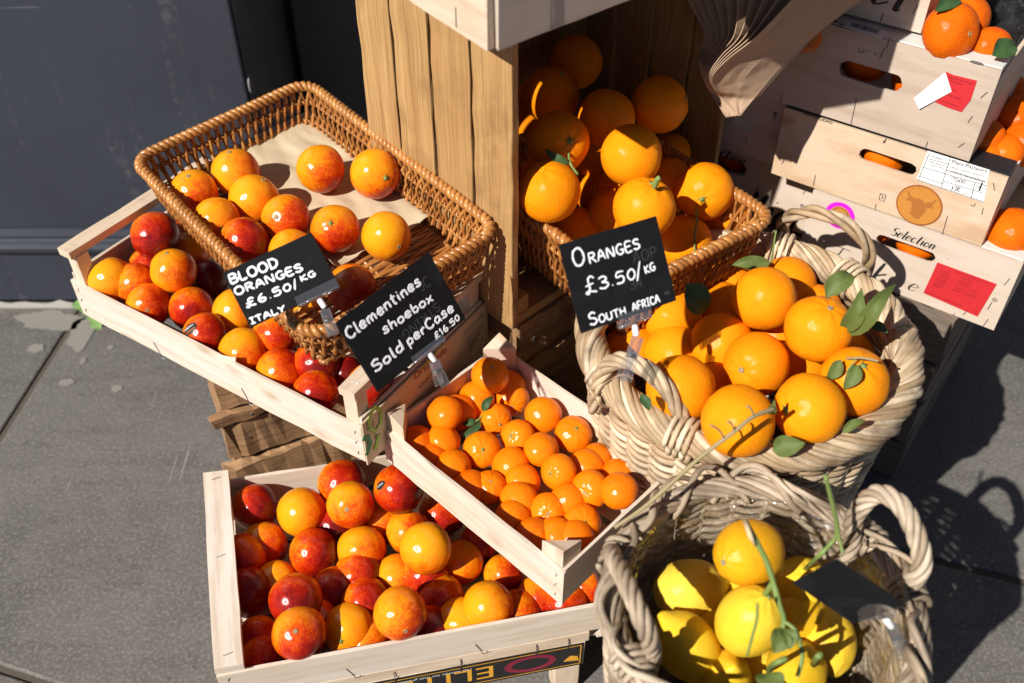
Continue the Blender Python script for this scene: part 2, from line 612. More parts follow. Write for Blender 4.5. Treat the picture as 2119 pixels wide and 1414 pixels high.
M['blood'] = mk_peel('blood_orange_peel', [(0.0, (.88, .33, .005)), (.30, (.84, .22, .004)), (.50, (.66, .070, .001)), (.74, (.40, .010, .001)), (1.0, (.14, .003, .003))], 40, .5, .34, sss=.0, coat=(.65, .16))
M['orange'] = mk_peel('orange_peel', [(0.0, (.84, .20, .002)), (.5, (.91, .275, .003)), (1.0, (.93, .34, .006))], 34, .55, .36, False, coat=(.16, .24))
M['clem'] = mk_peel('clementine_peel', [(0.0, (.80, .135, .001)), (.5, (.89, .215, .002)), (1.0, (.91, .28, .005))], 30, .5, .36, False, coat=(.5, .17))
M['mandarin'] = mk_peel('mandarin_peel', [(0.0, (.68, .085, .001)), (.5, (.78, .145, .0015)), (1.0, (.84, .20, .003))], 30, .5, .38, False, sss=.0, coat=(.2, .22))
M['lemon'] = mk_peel('lemon_peel', [(0.0, (.74, .42, .014)), (.5, (.82, .53, .03)), (1.0, (.86, .60, .08))], 28, .5, .36, False, coat=(.25, .28))
M['lemonold'] = mk_peel('scarred_lemon_peel', [(0.0, (.70, .30, .012)), (.5, (.84, .40, .010)), (1.0, (.86, .50, .03))], 28, .5, .4, False, .7, coat=(.25, .28))

# ---------------------------------------------------------------- writing helpers
G = {
 'A': (.62, [[(0, 0), (.3, 1), (.58, 0)], [(.1, .38), (.5, .38)]]),
 'B': (.6, [[(.06, 0), (.06, 1)], [(.06, 1), (.4, .98), (.5, .78), (.36, .55), (.06, .52)], [(.06, .52), (.42, .5), (.56, .28), (.4, .03), (.06, 0)]]),
 'C': (.6, [[(.55, .82), (.36, 1), (.12, .82), (.04, .45), (.16, .08), (.38, 0), (.56, .16)]]),
 'D': (.62, [[(.06, 0), (.06, 1)], [(.0, 1), (.36, .96), (.56, .62), (.5, .25), (.3, .02), (.0, 0)]]),
 'E': (.52, [[(.5, 1), (.06, .98), (.06, 0), (.5, .02)], [(.06, .52), (.42, .54)]]),
 'F': (.5, [[(.06, 0), (.06, 1), (.5, 1)], [(.06, .52), (.4, .54)]]),
 'G': (.62, [[(.52, .9), (.3, 1), (.08, .75), (.06, .3), (.25, 0), (.5, .1), (.56, .42)], [(.34, .42), (.6, .44)]]),
 'I': (.34, [[(.17, 0), (.17, 1)], [(0, 1), (.34, 1)], [(0, 0), (.34, 0)]]),
 'J': (.4, [[(.3, 1), (.32, .2), (.15, 0), (0, .15)]]),
 'K': (.56, [[(.06, 0), (.06, 1)], [(.5, .95), (.08, .48), (.54, 0)]]),
 'L': (.5, [[(.06, 1), (.06, .02), (.48, .04)]]),
 'N': (.64, [[(.05, 0), (.07, 1), (.52, .02), (.56, 1)]]),
 'O': (.66, [[(.32, 1), (.1, .85), (.03, .45), (.14, .06), (.38, 0), (.58, .25), (.6, .62), (.46, .95), (.28, 1)]]),
 'P': (.52, [[(.06, 0), (.06, 1)], [(.06, 1), (.4, .96), (.5, .72), (.34, .5), (.06, .48)]]),
 'R': (.58, [[(.06, 0), (.06, 1)], [(.06, 1), (.4, .96), (.48, .74), (.34, .54), (.06, .5)], [(.22, .5), (.56, 0)]]),
 'S': (.54, [[(.48, .86), (.3, 1), (.08, .86), (.1, .62), (.4, .46), (.5, .2), (.28, 0), (.02, .12)]]),
 'T': (.56, [[(.28, 0), (.28, 1)], [(0, 1), (.56, 1)]]),
 'U': (.6, [[(.04, 1), (.06, .2), (.28, 0), (.5, .2), (.54, 1)]]),
 'H': (.6, [[(.06, 0), (.06, 1)], [(.54, 0), (.54, 1)], [(.06, .5), (.54, .52)]]),
 'Y': (.56, [[(0, 1), (.28, .5)], [(.56, 1), (.28, .5), (.22, 0)]]),
 '0': (.5, [[(.25, .9), (.06, .6), (.1, .15), (.3, .05), (.46, .4), (.4, .8), (.22, .9)]]),
 '1': (.26, [[(.02, .8), (.14, 1), (.14, 0)]]),
 '3': (.5, [[(.04, .9), (.25, 1), (.42, .85), (.4, .65), (.18, .54), (.44, .42), (.48, .18), (.26, 0), (.0, .12)]]),
 '4': (.5, [[(.36, 0), (.36, 1), (.02, .35), (.5, .35)]]),
 '5': (.52, [[(.48, .95), (.12, .94), (.08, .56), (.34, .6), (.46, .35), (.34, .04), (.02, .06)]]),
 '6': (.5, [[(.36, 1), (.12, .65), (.06, .25), (.22, 0), (.42, .12), (.44, .36), (.24, .46), (.08, .3)]]),
 '.': (.2, [[(.09, .08), (.1, .1)]]),
 '\u00b7': (.3, [[(.13, .38), (.15, .41)]]),
 '/': (.3, [[(.02, -.12), (.24, 1.1)]]),
 '\u00a3': (.62, [[(.54, .86), (.4, 1), (.24, .86), (.24, .3), (.12, .02), (.02, .1), (.16, .16), (.56, .02)], [(.06, .5), (.46, .56)]]),
 '*': (.4, [[(.2, .2), (.2, .7)], [(0, .35), (.4, .6)], [(0, .6), (.4, .35)]]),
 'c': (.44, [[(.4, .5), (.22, .6), (.04, .38), (.08, .08), (.26, 0), (.42, .12)]]),
 'l': (.2, [[(.08, 1), (.08, .05), (.18, .02)]]),
 'e': (.46, [[(.06, .3), (.4, .36), (.34, .56), (.16, .58), (.03, .3), (.14, .02), (.42, .1)]]),
 'm': (.72, [[(.04, .58), (.06, 0)], [(.06, .4), (.2, .58), (.32, .44), (.33, 0)], [(.33, .4), (.48, .58), (.6, .44), (.62, 0)]]),
 'n': (.48, [[(.04, .58), (.06, 0)], [(.06, .4), (.22, .58), (.38, .46), (.4, 0)]]),
 't': (.36, [[(.16, .95), (.14, .1), (.28, 0)], [(0, .64), (.34, .66)]]),
 'i': (.2, [[(.09, .58), (.1, 0)], [(.1, .82), (.11, .85)]]),
 's': (.42, [[(.38, .5), (.22, .6), (.08, .48), (.14, .34), (.34, .24), (.34, .06), (.18, 0), (.0, .08)]]),
 'h': (.48, [[(.06, 1), (.06, 0)], [(.06, .36), (.24, .56), (.4, .42), (.4, 0)]]),
 'o': (.48, [[(.22, .58), (.05, .4), (.08, .1), (.24, 0), (.42, .16), (.4, .46), (.2, .58)]]),
 'b': (.46, [[(.06, 1), (.06, 0)], [(.06, .1), (.26, 0), (.42, .2), (.34, .5), (.08, .46)]]),
 'x': (.46, [[(.02, .56), (.42, 0)], [(.4, .58), (.02, 0)]]),
 'd': (.5, [[(.4, .46), (.2, .56), (.04, .34), (.1, .04), (.28, .02), (.4, .2)], [(.42, 1), (.42, 0)]]),
 'p': (.48, [[(.06, .56), (.06, -.38)], [(.06, .42), (.26, .58), (.42, .36), (.3, .04), (.06, .1)]]),
 'r': (.36, [[(.05, .58), (.06, 0)], [(.06, .36), (.2, .56), (.34, .52)]]),
 'a': (.5, [[(.4, .5), (.2, .58), (.04, .34), (.12, .02), (.3, .08), (.4, .4)], [(.4, .56), (.42, .08), (.5, 0)]]),
 'k': (.46, [[(.06, 1), (.06, 0)], [(.38, .54), (.08, .26), (.42, 0)]]),
 'g': (.48, [[(.4, .5), (.2, .58), (.04, .34), (.12, .04), (.3, .1), (.4, .4)], [(.4, .56), (.38, -.2), (.18, -.36), (.02, -.24)]]),
 'M': (.86, [[(0, .1), (.14, .0), (.3, 1), (.42, .1), (.66, 1), (.7, .1), (.84, .06)]]),
 ' ': (.32, []),
}


def strokes(mb, text, o, ax, ay, nz, width, height, r, slant=0.0, callig=False, wob=.03, mi=0, lift=.0006):
    """write text with a pen: baseline starts at o, runs along ax; fits width; height = cap height"""
    tot = sum(G[ch][0] + .12 for ch in text) - .12
    sx = width / tot
    x = 0.0
    kk = 0
    for ch in text:
        w, st = G[ch]
        dy = rng.uniform(-wob, wob)
        for pl in st:
            kk += 1
            pts2 = []
            p3 = [V((p[0], p[1], 0)) for p in pl]
            sm = spline(p3, 5) if len(p3) > 2 else [p3[0].lerp(p3[1], t / 4) for t in range(5)]
            for p in sm:
                pts2.append(((x + p.x) * sx + (p.y + dy) * height * slant, (p.y + dy) * height))
            pts = [o + ax * a + ay * b + nz * (lift + .00003 * (kk % 12)) for a, b in pts2]
            n = len(pts)
            rr = []
            for i in range(n):
                rad = r * (1 + .12 * math.sin(i * 1.3 + kk))
                if callig:
                    a, b = pts2[max(0, i - 1)], pts2[min(n - 1, i + 1)]
                    dx, dyy = b[0] - a[0], b[1] - a[1]
                    L = math.hypot(dx, dyy) + 1e-9
                    rad = r * (.35 + 1.0 * max(0, -dyy / L) ** 1.5 + .25 * abs(dyy / L))
                if i in (0, n - 1):
                    rad *= .7
                rr.append(rad)
            e = (pts[0] - pts[1]).normalized() * rr[0] * .7
            pts = [pts[0] + e] + pts + [pts[-1] + (pts[-1] - pts[-2]).normalized() * rr[-1] * .7]
            rr = [rr[0] * .35] + rr + [rr[-1] * .35]
            mb.tube(pts, rr, 8, flat=(nz, .12), mi=mi)
        x += w + .12


_tc = {}


def glyph_mesh(body, shear=0.0):
    if (body, shear) in _tc:
        return _tc[(body, shear)]
    cu = bpy.data.curves.new('writing', 'FONT')
    cu.body = body
    cu.shear = shear
    cu.resolution_u = 3
    o = bpy.data.objects.new('writing', cu)
    COL.objects.link(o)
    dg = bpy.context.evaluated_depsgraph_get()
    me = bpy.data.meshes.new_from_object(o.evaluated_get(dg))
    vs_ = [tuple(v.co) for v in me.vertices]
    fs = [tuple(p.vertices) for p in me.polygons]
    bpy.data.objects.remove(o)
    bpy.data.curves.remove(cu)
    bpy.data.meshes.remove(me)
    _tc[(body, shear)] = (vs_, fs)
    return vs_, fs


def ftext(mb, body, o, ax, ay, width=None, height=None, shear=0.0, mi=0, nz=None, lift=.0005):
    """printed text, baseline from o along unit ax; cap height or total width given in metres"""
    vs_, fs = glyph_mesh(body, shear)
    if not vs_:
        return
    x0, x1 = min(v[0] for v in vs_), max(v[0] for v in vs_)
    sx = width / (x1 - x0) if width else height / .72
    sy = height / .72 if height else sx
    nz = nz or ax.cross(ay).normalized()
    mb.add([o + ax * ((v[0] - x0) * sx) + ay * (v[1] * sy) + nz * lift for v in vs_], fs, None, mi)


def disc(r, n=28, sy=1.0):
    return [(r * math.cos(2 * math.pi * k / n), sy * r * math.sin(2 * math.pi * k / n)) for k in range(n)]


# ---------------------------------------------------------------- ground
ground = MB()
ground.add([(-12, -6, -.005), (14, -6, -.005), (14, 12, -.005), (-12, 12, -.005)], [(0, 1, 2, 3)])
g = ground.build('ground', M['mortar'])
tag(g, kind='structure')
ja, jb = V((.097, .995, 0)).normalized(), V((.953, -.302, 0)).normalized()     # joints run away from and along the wall
J0 = at(0, 905, 0)
ROW0 = at(1900, 1150, 0)


def slab(name, poly):
    mb = MB()
    c = V((sum(p[0] for p in poly) / len(poly), sum(p[1] for p in poly) / len(poly), 0))
    mb.T = lambda p: p - c
    n = len(poly)
    top = [V((p[0], p[1], 0)) for p in poly]
    bot = [V((p[0], p[1], -.05)) for p in poly]
    mb.add(top + bot, [tuple(range(n))] + [(i, n + i, n + (i + 1) % n, (i + 1) % n) for i in range(n)])
    o = mb.build(name, M['paving'], bevel=.004, loc=c)
    return tag(o, kind='structure')


def ln(P, d, Q, e):
    """meeting point of line P+s*d and Q+t*e"""
    den = d.x * e.y - d.y * e.x
    s = ((Q.x - P.x) * e.y - (Q.y - P.y) * e.x) / den
    p = P + d * s
    return (p.x, p.y)


def para(P1, P2, Q1, Q2, gap=.006):
    """slab between two ja-lines through P1,P2 and two jb-lines through Q1,Q2"""
    a = ja.cross(V((0, 0, 1))).normalized()
    b = jb.cross(V((0, 0, 1))).normalized()
    if (P2 - P1).dot(a) < 0: a = -a
    if (Q2 - Q1).dot(b) < 0: b = -b
    P1, P2, Q1, Q2 = P1 + a * gap, P2 - a * gap, Q1 + b * gap, Q2 - b * gap
    pl = [ln(P1, ja, Q1, jb), ln(P2, ja, Q1, jb), ln(P2, ja, Q2, jb), ln(P1, ja, Q2, jb)]
    ar = sum(pl[i][0] * pl[(i + 1) % 4][1] - pl[(i + 1) % 4][0] * pl[i][1] for i in range(4))
    return pl if ar > 0 else pl[::-1]


perp = V((-jb.y, jb.x, 0))
if perp.y < 0: perp = -perp
QB = at(0, 1383, 0)
row_b = [QB - perp * 1.6, QB - perp * .8, QB, QB + perp * .84]                  # joints along the wall on the left part
rowoff = (ROW0 - QB).dot(perp)
cols = [J0 - V((2.2, 0, 0)), J0 - V((1.1, 0, 0)), J0, J0 + V((1.22, 0, 0)), J0 + V((2.3, 0, 0)), J0 + V((3.4, 0, 0)), J0 + V((4.6, 0, 0))]
for i in range(len(cols) - 1):
    base = QB if i < 3 else ROW0
    rows = [base + perp * k for k in (-2.4, -1.6, -.8, 0, .86, 1.7, 2.6)]
    for j in range(len(rows) - 1):
        slab('paving_slab', para(cols[i], cols[i + 1], rows[j], rows[j + 1], .007 if i != 2 else .006))

# pale gum spots and cement patches trodden into the paving
def blob(px, py, rx, ry, name, mat, z=.0012, n=26, rough=.09, seed=0):
    c = at(px, py, 0)
    r2 = random.Random(px * 7 + py + seed)
    ph = r2.uniform(0, 6)
    poly = []
    for k in range(n):
        a = 2 * math.pi * k / n
        f = 1 + rough * math.sin(2 * a + ph) + rough * .8 * math.sin(5 * a + 2 * ph) + r2.uniform(-rough, rough) * .5
        poly.append((rx * f * math.cos(a), ry * f * math.sin(a)))
    mb = MB()
    mb.plate(poly, (1, 0, 0), (0, 1, 0), (0, 0, 0), z)
    return tag(mb.build(name, mat, loc=c + V((0, 0, .0004))), kind='structure')


for a in [(242, 805, .012, .009), (138, 792, .014, .010), (172, 748, .007, .009), (478, 960, .014, .008), (229, 720, .007, .006)]:
    blob(*a, 'gum_spot', M['gum'])
blob(105, 664, .070, .030, 'cement_patch', M['patch'], .0012, 40, .14)
blob(168, 690, .026, .05, 'cement_patch', M['patch'], .0012, 36, .15)
blob(75, 722, .018, .012, 'cement_patch', M['patch'], .0012, 22, .12)

# ---------------------------------------------------------------- shopfront pillar and the wall behind
WY = 1.616
pil = thing('shopfront_pillar', 'slate blue painted shopfront pillar with moulded plinth, scuffed', 'pillar', (-.482, WY, 0))
def boxm(mb, lo, hi, mi=0):
    x0, y0, z0 = lo; x1, y1, z1 = hi
    v = [(x0, y0, z0), (x1, y0, z0), (x1, y1, z0), (x0, y1, z0), (x0, y0, z1), (x1, y0, z1), (x1, y1, z1), (x0, y1, z1)]
    mb.add(v, [(0, 3, 2, 1), (4, 5, 6, 7), (0, 1, 5, 4), (1, 2, 6, 5), (2, 3, 7, 6), (3, 0, 4, 7)], None, mi)
XL = -2.4
mb = MB(); boxm(mb, (XL, .02, .19), (0, .55, 7.0)); mb.build('shaft', M['wall'], pil, bevel=.004)
mb = MB(); boxm(mb, (XL, .004, .018), (.004, .549, .150)); mb.build('plinth', M['wall'], pil, bevel=.004)
mb = MB()
prof = [(.004, .150), (-.006, .153), (-.010, .160), (-.011, .168), (-.007, .176), (.002, .179), (.004, .183), (.004, .190), (.02, .196), (.02, .15)]
vs_ = [(x, p[0], p[1]) for x in (XL, .004) for p in prof]
n = len(prof)
mb.add(vs_, [(i, (i + 1) % n, n + (i + 1) % n, n + i) for i in range(n)] + [tuple(range(n - 1, -1, -1)), tuple(range(n, 2 * n))])
mb.build('moulding', M['wall'], pil)
mb = MB()                                                         # worn pale edge where the paint ends at the pavement
pts = []
for k in range(160):
    x = XL + 2.4 * k / 159
    h = .010 + .009 * (mnoise.noise(V((x * 28, 3, 1)))) + .006 * mnoise.noise(V((x * 90, 1, 4)))
    pts.append((x, max(.003, h)))
vs_ = [(x, .0015, 0) for x, h in pts] + [(x, .0015, .006 + h) for x, h in pts]
m = len(pts)
mb.add(vs_, [(i, i + 1, m + i + 1, m + i) for i in range(m - 1)])
mb.build('chipped_edge', M['wallchip'], pil)
mb = MB(); boxm(mb, (.0002, .03, .0), (.003, .549, 7.0)); mb.build('return_face', M['wallshade'], pil)
mb = MB()
Ps = hit(516, 173, V((-.479, 0, 0)), V((1, 0, 0)))
mb.plate(disc(.012, 20, 1.7), (0, 1, 0), (0, 0, 1), Ps - V((-.482, WY, 0)), .003)
mb.build('stud', M['studmetal'], pil)
wl = thing('back_wall', 'shaded shop wall recessed behind the crates', 'wall', (1.5, 2.0, 0))
mb = MB(); boxm(mb, (-1.96, 0, 0), (4, .2, 7.0)); mb.build('wall_panel', M['wallshade'], wl)


# weeds at the wall foot
def leaf_into(mb, base, tip, width, up, curl=.15, fold=.25, mi=0, n=8, heart=False):
    base, tip, up = V(base), V(tip), V(up).normalized()
    d = tip - base
    L = d.length
    d = d / L
    side = d.cross(up).normalized()
    up = side.cross(d).normalized()
    vs_, us, fs = [], [], []
    for i in range(n + 1):
        t = i / n
        w = width * (math.sin(math.pi * min(1, t ** .8 * .98 + .01)) ** .8) * (1 - .25 * t)
        if heart:
            w = width * math.sqrt(max(0, 1 - (1.5 * (t - .35)) ** 2)) if t < 1 else 0
        if t in (0, 1): w = width * .03
        c = base + d * (L * t) + up * (1.6 * curl * L * math.sin(math.pi * t) - .1 * curl * L + .05 * L * math.sin(7 * t + 40 * L)) + side * (.06 * L * math.sin(4 * t + 90 * L))
        for s in (-1, -.5, 0, .5, 1):
            vs_.append(c + side * (s * w) + up * (abs(s) * w * fold * 1.5 + w * .14 * math.sin(11 * t + 3 * s + 60 * L)))
            us.append((t * L * 10, s * w * 10))
    faces, uvs = [], []
    for i in range(n):
        for k in range(4):
            q = (i * 5 + k, i * 5 + k + 1, i * 5 + 6 + k, i * 5 + 5 + k)
            faces.append(q)
            uvs.append([us[j] for j in q])
    mb.add(vs_, faces, uvs, mi)


for (px, py, sz, lab, spots_) in [(204, 676, .03, 'small green weed with lobed leaves growing from the paving joint', [(203, 680, .013), (192, 668, .008), (213, 670, .008)]),
                                  (164, 640, .03, 'pale weed leaf sprouting where the pillar meets the pavement', [(166, 641, .012), (176, 652, .007)])]:
    O = at(px, py, 0)
    w = thing('weed', lab, 'weed', O)
    for (lx, ly, s) in spots_:
        b = at(lx, ly - 6, .03) - O
        mb = MB()
        leaf_into(mb, b + V((-s, .01, .004)), b + V((s * .8, -.012, 0)), s * .95, (0, -.5, 1), .1, .12, heart=True)
        o = mb.build('leaf', M['weed'], w, smooth=True)
        mb = MB(); mb.tube([(0, 0, 0), b * .5 + V((0, 0, .006)), b], .0012, 6)
        mb.build('stem', M['stem'], w, smooth=True)


# ---------------------------------------------------------------- crates
def frame(O, ex, ey, ez=(0, 0, 1)):
    ex, ey, ez = V(ex), V(ey), V(ez)
    return lambda p: ex * p[0] + ey * p[1] + ez * p[2]


def staple(mb, a, b, mi=1, r=.0005):
    mb.tube([a, b], r, 5, mi=mi)


def fruit_crate(name, label, group, O, ex, ey, L, W, zb, zt, zp, bar=None, tri=False, mat='poplar', post=.022, ply='pine', zbase=None):
    """shallow fruit crate: long sides and ends of thin board between zb and zt, posts up to zp, optional bars over the ends"""
    root = thing(name, label, 'crate', O, group)
    T = frame(O, ex, ey)
    t = .005
    for s, y in (('front', 0), ('back', W)):
        mb = MB(T)
        mb.board((-.004, y, (zb + zt) / 2), (L + .004, y, (zb + zt) / 2), (0, 0, 1), zt - zb, t, 10, .0007)
        for x in (.008, L - .008):
            for k in range(3):
                z = zb + (zt - zb) * (.2 + .3 * k)
                yy = y + (-.0032 if y == 0 else .0032)
                staple(mb, (x - .002 + rng.uniform(-.002, .002), yy, z - .004), (x + .002, yy, z + .004))
        if not tri:
            for x in (L * .3, L * .62):
                yy = y + (-.0035 if y == 0 else .0035)
                mb.tube([(x - .006, yy, zb + .022), (x, yy, zb + .008), (x + .004, yy - .001, zb - .003), (x + .01, yy, zb - .004)], .0006, 5, mi=1)
        mb.build('side_board', [M[mat], M['staple']], root, bevel=.0006)
    for x in (0, L):
        mb = MB(T)
        xx = x if tri else x + (.006 if x == 0 else -.006) * 0
        top = zt if tri else (zt + .012)
        mb.board((xx, t / 2, (zb + top) / 2), (xx, W - t / 2, (zb + top) / 2), (0, 0, 1), top - zb, t, 6, .0006)
        mb.build('end_board', [M[mat], M['staple']], root, bevel=.0006)
        if bar:
            mb = MB(T)
            c = x + (bar / 2 - .003 if x == 0 else -bar / 2 + .003)
            mb.board((c, -.004, zp - .006), (c, W + .004, zp - .006), (1, 0, 0), bar, .012, 8, .0008)
            for y in (.012, W - .012, W * .52):
                staple(mb, (c - .006, y, zp + .0006), (c + .006, y + .003, zp + .0006))
            mb.build('end_bar', [M[ply], M['staple']], root, bevel=.0008)
    for x in (0, L):
        for y in (0, W):
            mb = MB(T)
            sx = 1 if x == 0 else -1
            sy = 1 if y == 0 else -1
            x0, y0 = x + sx * t * .55, y + sy * t * .55
            ztop = (zp - .0125) if bar else zp
            if tri:
                p = [(x0, y0), (x0 + sx * .034, y0), (x0, y0 + sy * .034)]
                v = [(a, b, zb + .002) for a, b in p] + [(a, b, ztop - (0.0 if k == 0 else .010)) for k, (a, b) in enumerate(p)]
                fc = [(2, 1, 0), (3, 4, 5), (0, 1, 4, 3), (1, 2, 5, 4), (2, 0, 3, 5)]
                if sx * sy < 0: fc = [f[::-1] for f in fc]
                off = rng.uniform(0, 40)
                uvs = []
                for f in fc:
                    if len(f) == 3: uvs.append([(off + v[i][0] , off + v[i][1] * 2) for i in f])
                    else: uvs.append([(off + v[i][2], off + v[i][0] - v[i][1]) for i in f])
                mb.add(v, fc, uvs)
            else:
                mb.board((x0 + sx * post / 2, y0 + sy * post / 2, zb), (x0 + sx * post / 2, y0 + sy * post / 2, ztop), (1, 0, 0), post, post, 3, .0004)
            mb.build('corner_post', M[ply], root, bevel=.0008)
    mb = MB(T)
    k = 5
    zb = zbase or zb
    for i in range(k):
        y = W * (i + .5) / k
        mb.board((.003, y, zb - .002), (L - .003, y, zb - .002), (0, 1, 0), W / k - .012, .004, 4)
    for x in (.02, L / 2, L - .02):
        mb.board((x, .004, zb - .006), (x, W - .004, zb - .006), (1, 0, 0), .03, .004, 3)
    mb.build('base', M[mat], root)
    return root, T


UC_O = V((-.6668, 1.1741, 0))
UC_ex, UC_ey = V((.843, -.538, 0)), V((.538, .843, 0))
UC_L, UC_W = .556, .285
uc, ucT = fruit_crate('fruit_crate', 'pale wooden fruit crate of blood oranges with printed end, under the wicker tray', 'open wooden fruit crates',
                      UC_O, UC_ex, UC_ey, UC_L, UC_W, .372, .440, .503, bar=.026, ply='pine')
BC_O = V((-.3655, .6300, 0))
BC_ex, BC_ey = V((.9785, .2062, 0)), V((-.262, .965, 0)).normalized()
BC_L, BC_W = .53, .315
bc, bcT = fruit_crate('fruit_crate', 'large pale crate of blood oranges at the front with a broad end bar', 'open wooden fruit crates',
                      BC_O, BC_ex, BC_ey, BC_L, BC_W, .190, .250, .270, bar=.036, ply='poplar', zbase=.166)
KC_O = V((-.1715, .9087, 0))
KC_ex, KC_ey = V((.712, -.702, 0)), V((.69, .724, 0))
KC_L, KC_W = .325, .222
kc, kcT = fruit_crate('fruit_crate', 'small pale box of clementines with triangular corner posts, resting on the front crate', 'open wooden fruit crates',
                      KC_O, KC_ex, KC_ey, KC_L, KC_W, .333, .400, .432, tri=True, ply='pine')

# printed outer panel on the right end of the upper crate
Tn = ucT
mb = MB(Tn)
mb.board((UC_L + .0055, -.002, .408), (UC_L + .0055, UC_W + .004, .408), (0, 0, 1), .080, .0028, 6, .0004)
for y in (.018, UC_W - .012):
    for z in (.385, .408, .432):
        staple(mb, (UC_L + .0075, y, z - .005), (UC_L + .0075, y + .001, z + .005))
pan = mb.build('printed_panel', [M['paper'], M['staple']], uc)
po = UC_O + UC_ex * (UC_L + .0072)
pn = UC_ex.copy()
def uch(px, py): return hit(px, py, po, pn)
def to(o): return lambda p: p - o
def line_on(fn, a, b):
    A, B = fn(*a), fn(*b)
    d = B - A
    return A, d.normalized(), d.length
mb = MB(to(UC_O))
A, d, Ln = line_on(uch, (857, 788), (924, 728))
ftext(mb, 'Ortolando', A, d, pn.cross(d), width=Ln, mi=0, nz=pn)
mb.build('brand_lettering', [M['maroon']], uc)
mb = MB(to(UC_O))
A, d, Ln = line_on(uch, (868, 806), (900, 772))
ftext(mb, 'UNICO', A, d, pn.cross(d), width=Ln, mi=0, nz=pn)
mb.build('small_lettering', [M['greyprint']], uc)
mb = MB(to(UC_O))
A, d, Ln = line_on(uch, (961, 692), (998, 655))
ftext(mb, 'ORTOLANDO', A, d, pn.cross(d), width=Ln, mi=0, nz=pn)
for k, s in enumerate(('Via Commenda, 13', '84012 Angri', 'Telefax', 'Italia')):
    A, d, Ln = line_on(uch, (966 + k * 2, 702 + k * 9), (1001 + k * 2 - 6 * k, 667 + k * 9 + 3 * k))
    ftext(mb, s, A, d, pn.cross(d), width=Ln, mi=0, nz=pn)
mb.build('address_lettering', [M['greyprint']], uc)
mb = MB(to(UC_O))
A, d, Ln = line_on(uch, (757, 846), (806, 797))
ftext(mb, 'www.ortolando.it', A, d, pn.cross(d), width=Ln, mi=0, nz=pn)
mb.build('web_lettering', [M['greyprint']], uc)
mb = MB(to(UC_O))
nz = pn
def ring(mb, fn, pts, r, mi):
    mb.tube([fn(*p) + nz * .0006 for p in pts], r, 8, flat=(nz, .15), mi=mi)
mb = MB(to(UC_O))
ring(mb, uch, [(763, 885), (776, 893), (788, 872), (787, 848), (776, 844), (766, 860), (762, 884)], .0035, 3)
mb.build('lime_oval', [M['lime']] * 4, uc)
mb = MB(to(UC_O))
ring(mb, uch, [(750, 908), (762, 905), (766, 920), (758, 942)], .0045, 2)
mb.build('green_curl', [M['green']] * 3, uc)
mb = MB(to(UC_O))
ring(mb, uch, [(784, 898), (780, 915), (775, 930)], .004, 3)
mb.build('lime_stalk', [M['lime']] * 4, uc)
mb = MB(to(UC_O))
ring(mb, uch, [(872, 764), (884, 748), (898, 738), (905, 722)], .0018, 3)
mb.build('leaf_emblem', [M['maroon'], M['greyprint'], M['green'], M['lime']], uc)

# front box under the big crate, with the upside-down black label
FX = BC_ex
FN = V((FX.y, -FX.x, 0))
lb = thing('label_box', 'wooden box with black and gold upside-down label, beneath the front blood orange crate', 'box', BC_O)
T = frame(BC_O, BC_ex, BC_ey)
BXL = .482
mb = MB(T)
mb.board((.0, .004, .172), (BXL, .004, .172), (0, 0, 1), .022, .008, 8, .0008)
mb.board((.0, .006, .126), (BXL - .004, .006, .126), (0, 0, 1), .062, .008, 8, .0006)
for x in (BXL - .03, BXL - .075, BXL - .18, BXL - .27):
    mb.tube([(x, -.0012, .178), (x + .001, -.0014, .168), (x, .0, .150)], .0007, 5, mi=1)
mb.build('front_board', [M['pine'], M['staple']], lb, bevel=.0006)
for x in (.02, BXL - .022):
    mb = MB(T); mb.board((x, .03, .0), (x, .03, .160), (1, 0, 0), .036, .030, 4); mb.build('leg', M['pine'], lb, bevel=.001)
    mb = MB(T); mb.board((x, BC_W - .03, .0), (x, BC_W - .03, .160), (1, 0, 0), .036, .030, 4); mb.build('leg', M['pine'], lb, bevel=.001)
for x in (.004, BXL - .006):
    mb = MB(T); mb.board((x, .012, .130), (x, BC_W - .01, .130), (0, 0, 1), .09, .008, 4); mb.build('end_board', M['pine'], lb, bevel=.0006)
mb = MB(T); mb.board((.0, BC_W - .004, .13), (BXL, BC_W - .004, .13), (0, 0, 1), .09, .008, 4); mb.build('back_board', M['pine'], lb, bevel=.0006)
mb = MB(T); mb.board((.01, BC_W / 2, .10), (BXL - .012, BC_W / 2, .10), (0, 1, 0), BC_W - .03, .006, 4); mb.build('base', M['poplar'], lb)
mb = MB(T)
mb.plate([(.06, .098), (BXL - .006, .098), (BXL - .006, .156), (.06, .156)], (1, 0, 0), (0, 0, 1), (0, .0018, 0), .0008)
lab = mb.build('paper_label', M['tapeblack'], lb)
lo = BC_O + BC_ey * .0005
def lbh(px, py): return hit(px, py, lo, FN)
mb = MB(to(BC_O))
ux, uz = BC_ex, V((0, 0, 1))
def lp(x, z): return BC_O + BC_ex * x + BC_ey * .0008 + uz * z
mb.plate([(.065, .150), (BXL - .010, .150), (BXL - .010, .1515), (.065, .1515)], (1, 0, 0), (0, 0, 1), (0, 0, 0), .0001) if False else None
for (a, b) in (((.065, .1510), (BXL - .010, .1510)), ((.065, .103), (BXL - .010, .103)), ((BXL - .010, .1510), (BXL - .010, .103))):
    mb.tube([lp(*a), lp(*b)], .0008, 6, flat=(FN, .2), mi=0)
mb.build('gold_border', [M['gold']], lb)
mb = MB(to(BC_O))
ftext(mb, 'ELITE', lp(BXL - .135, .143), -ux, -uz, height=.032, mi=0, nz=FN, width=.135)
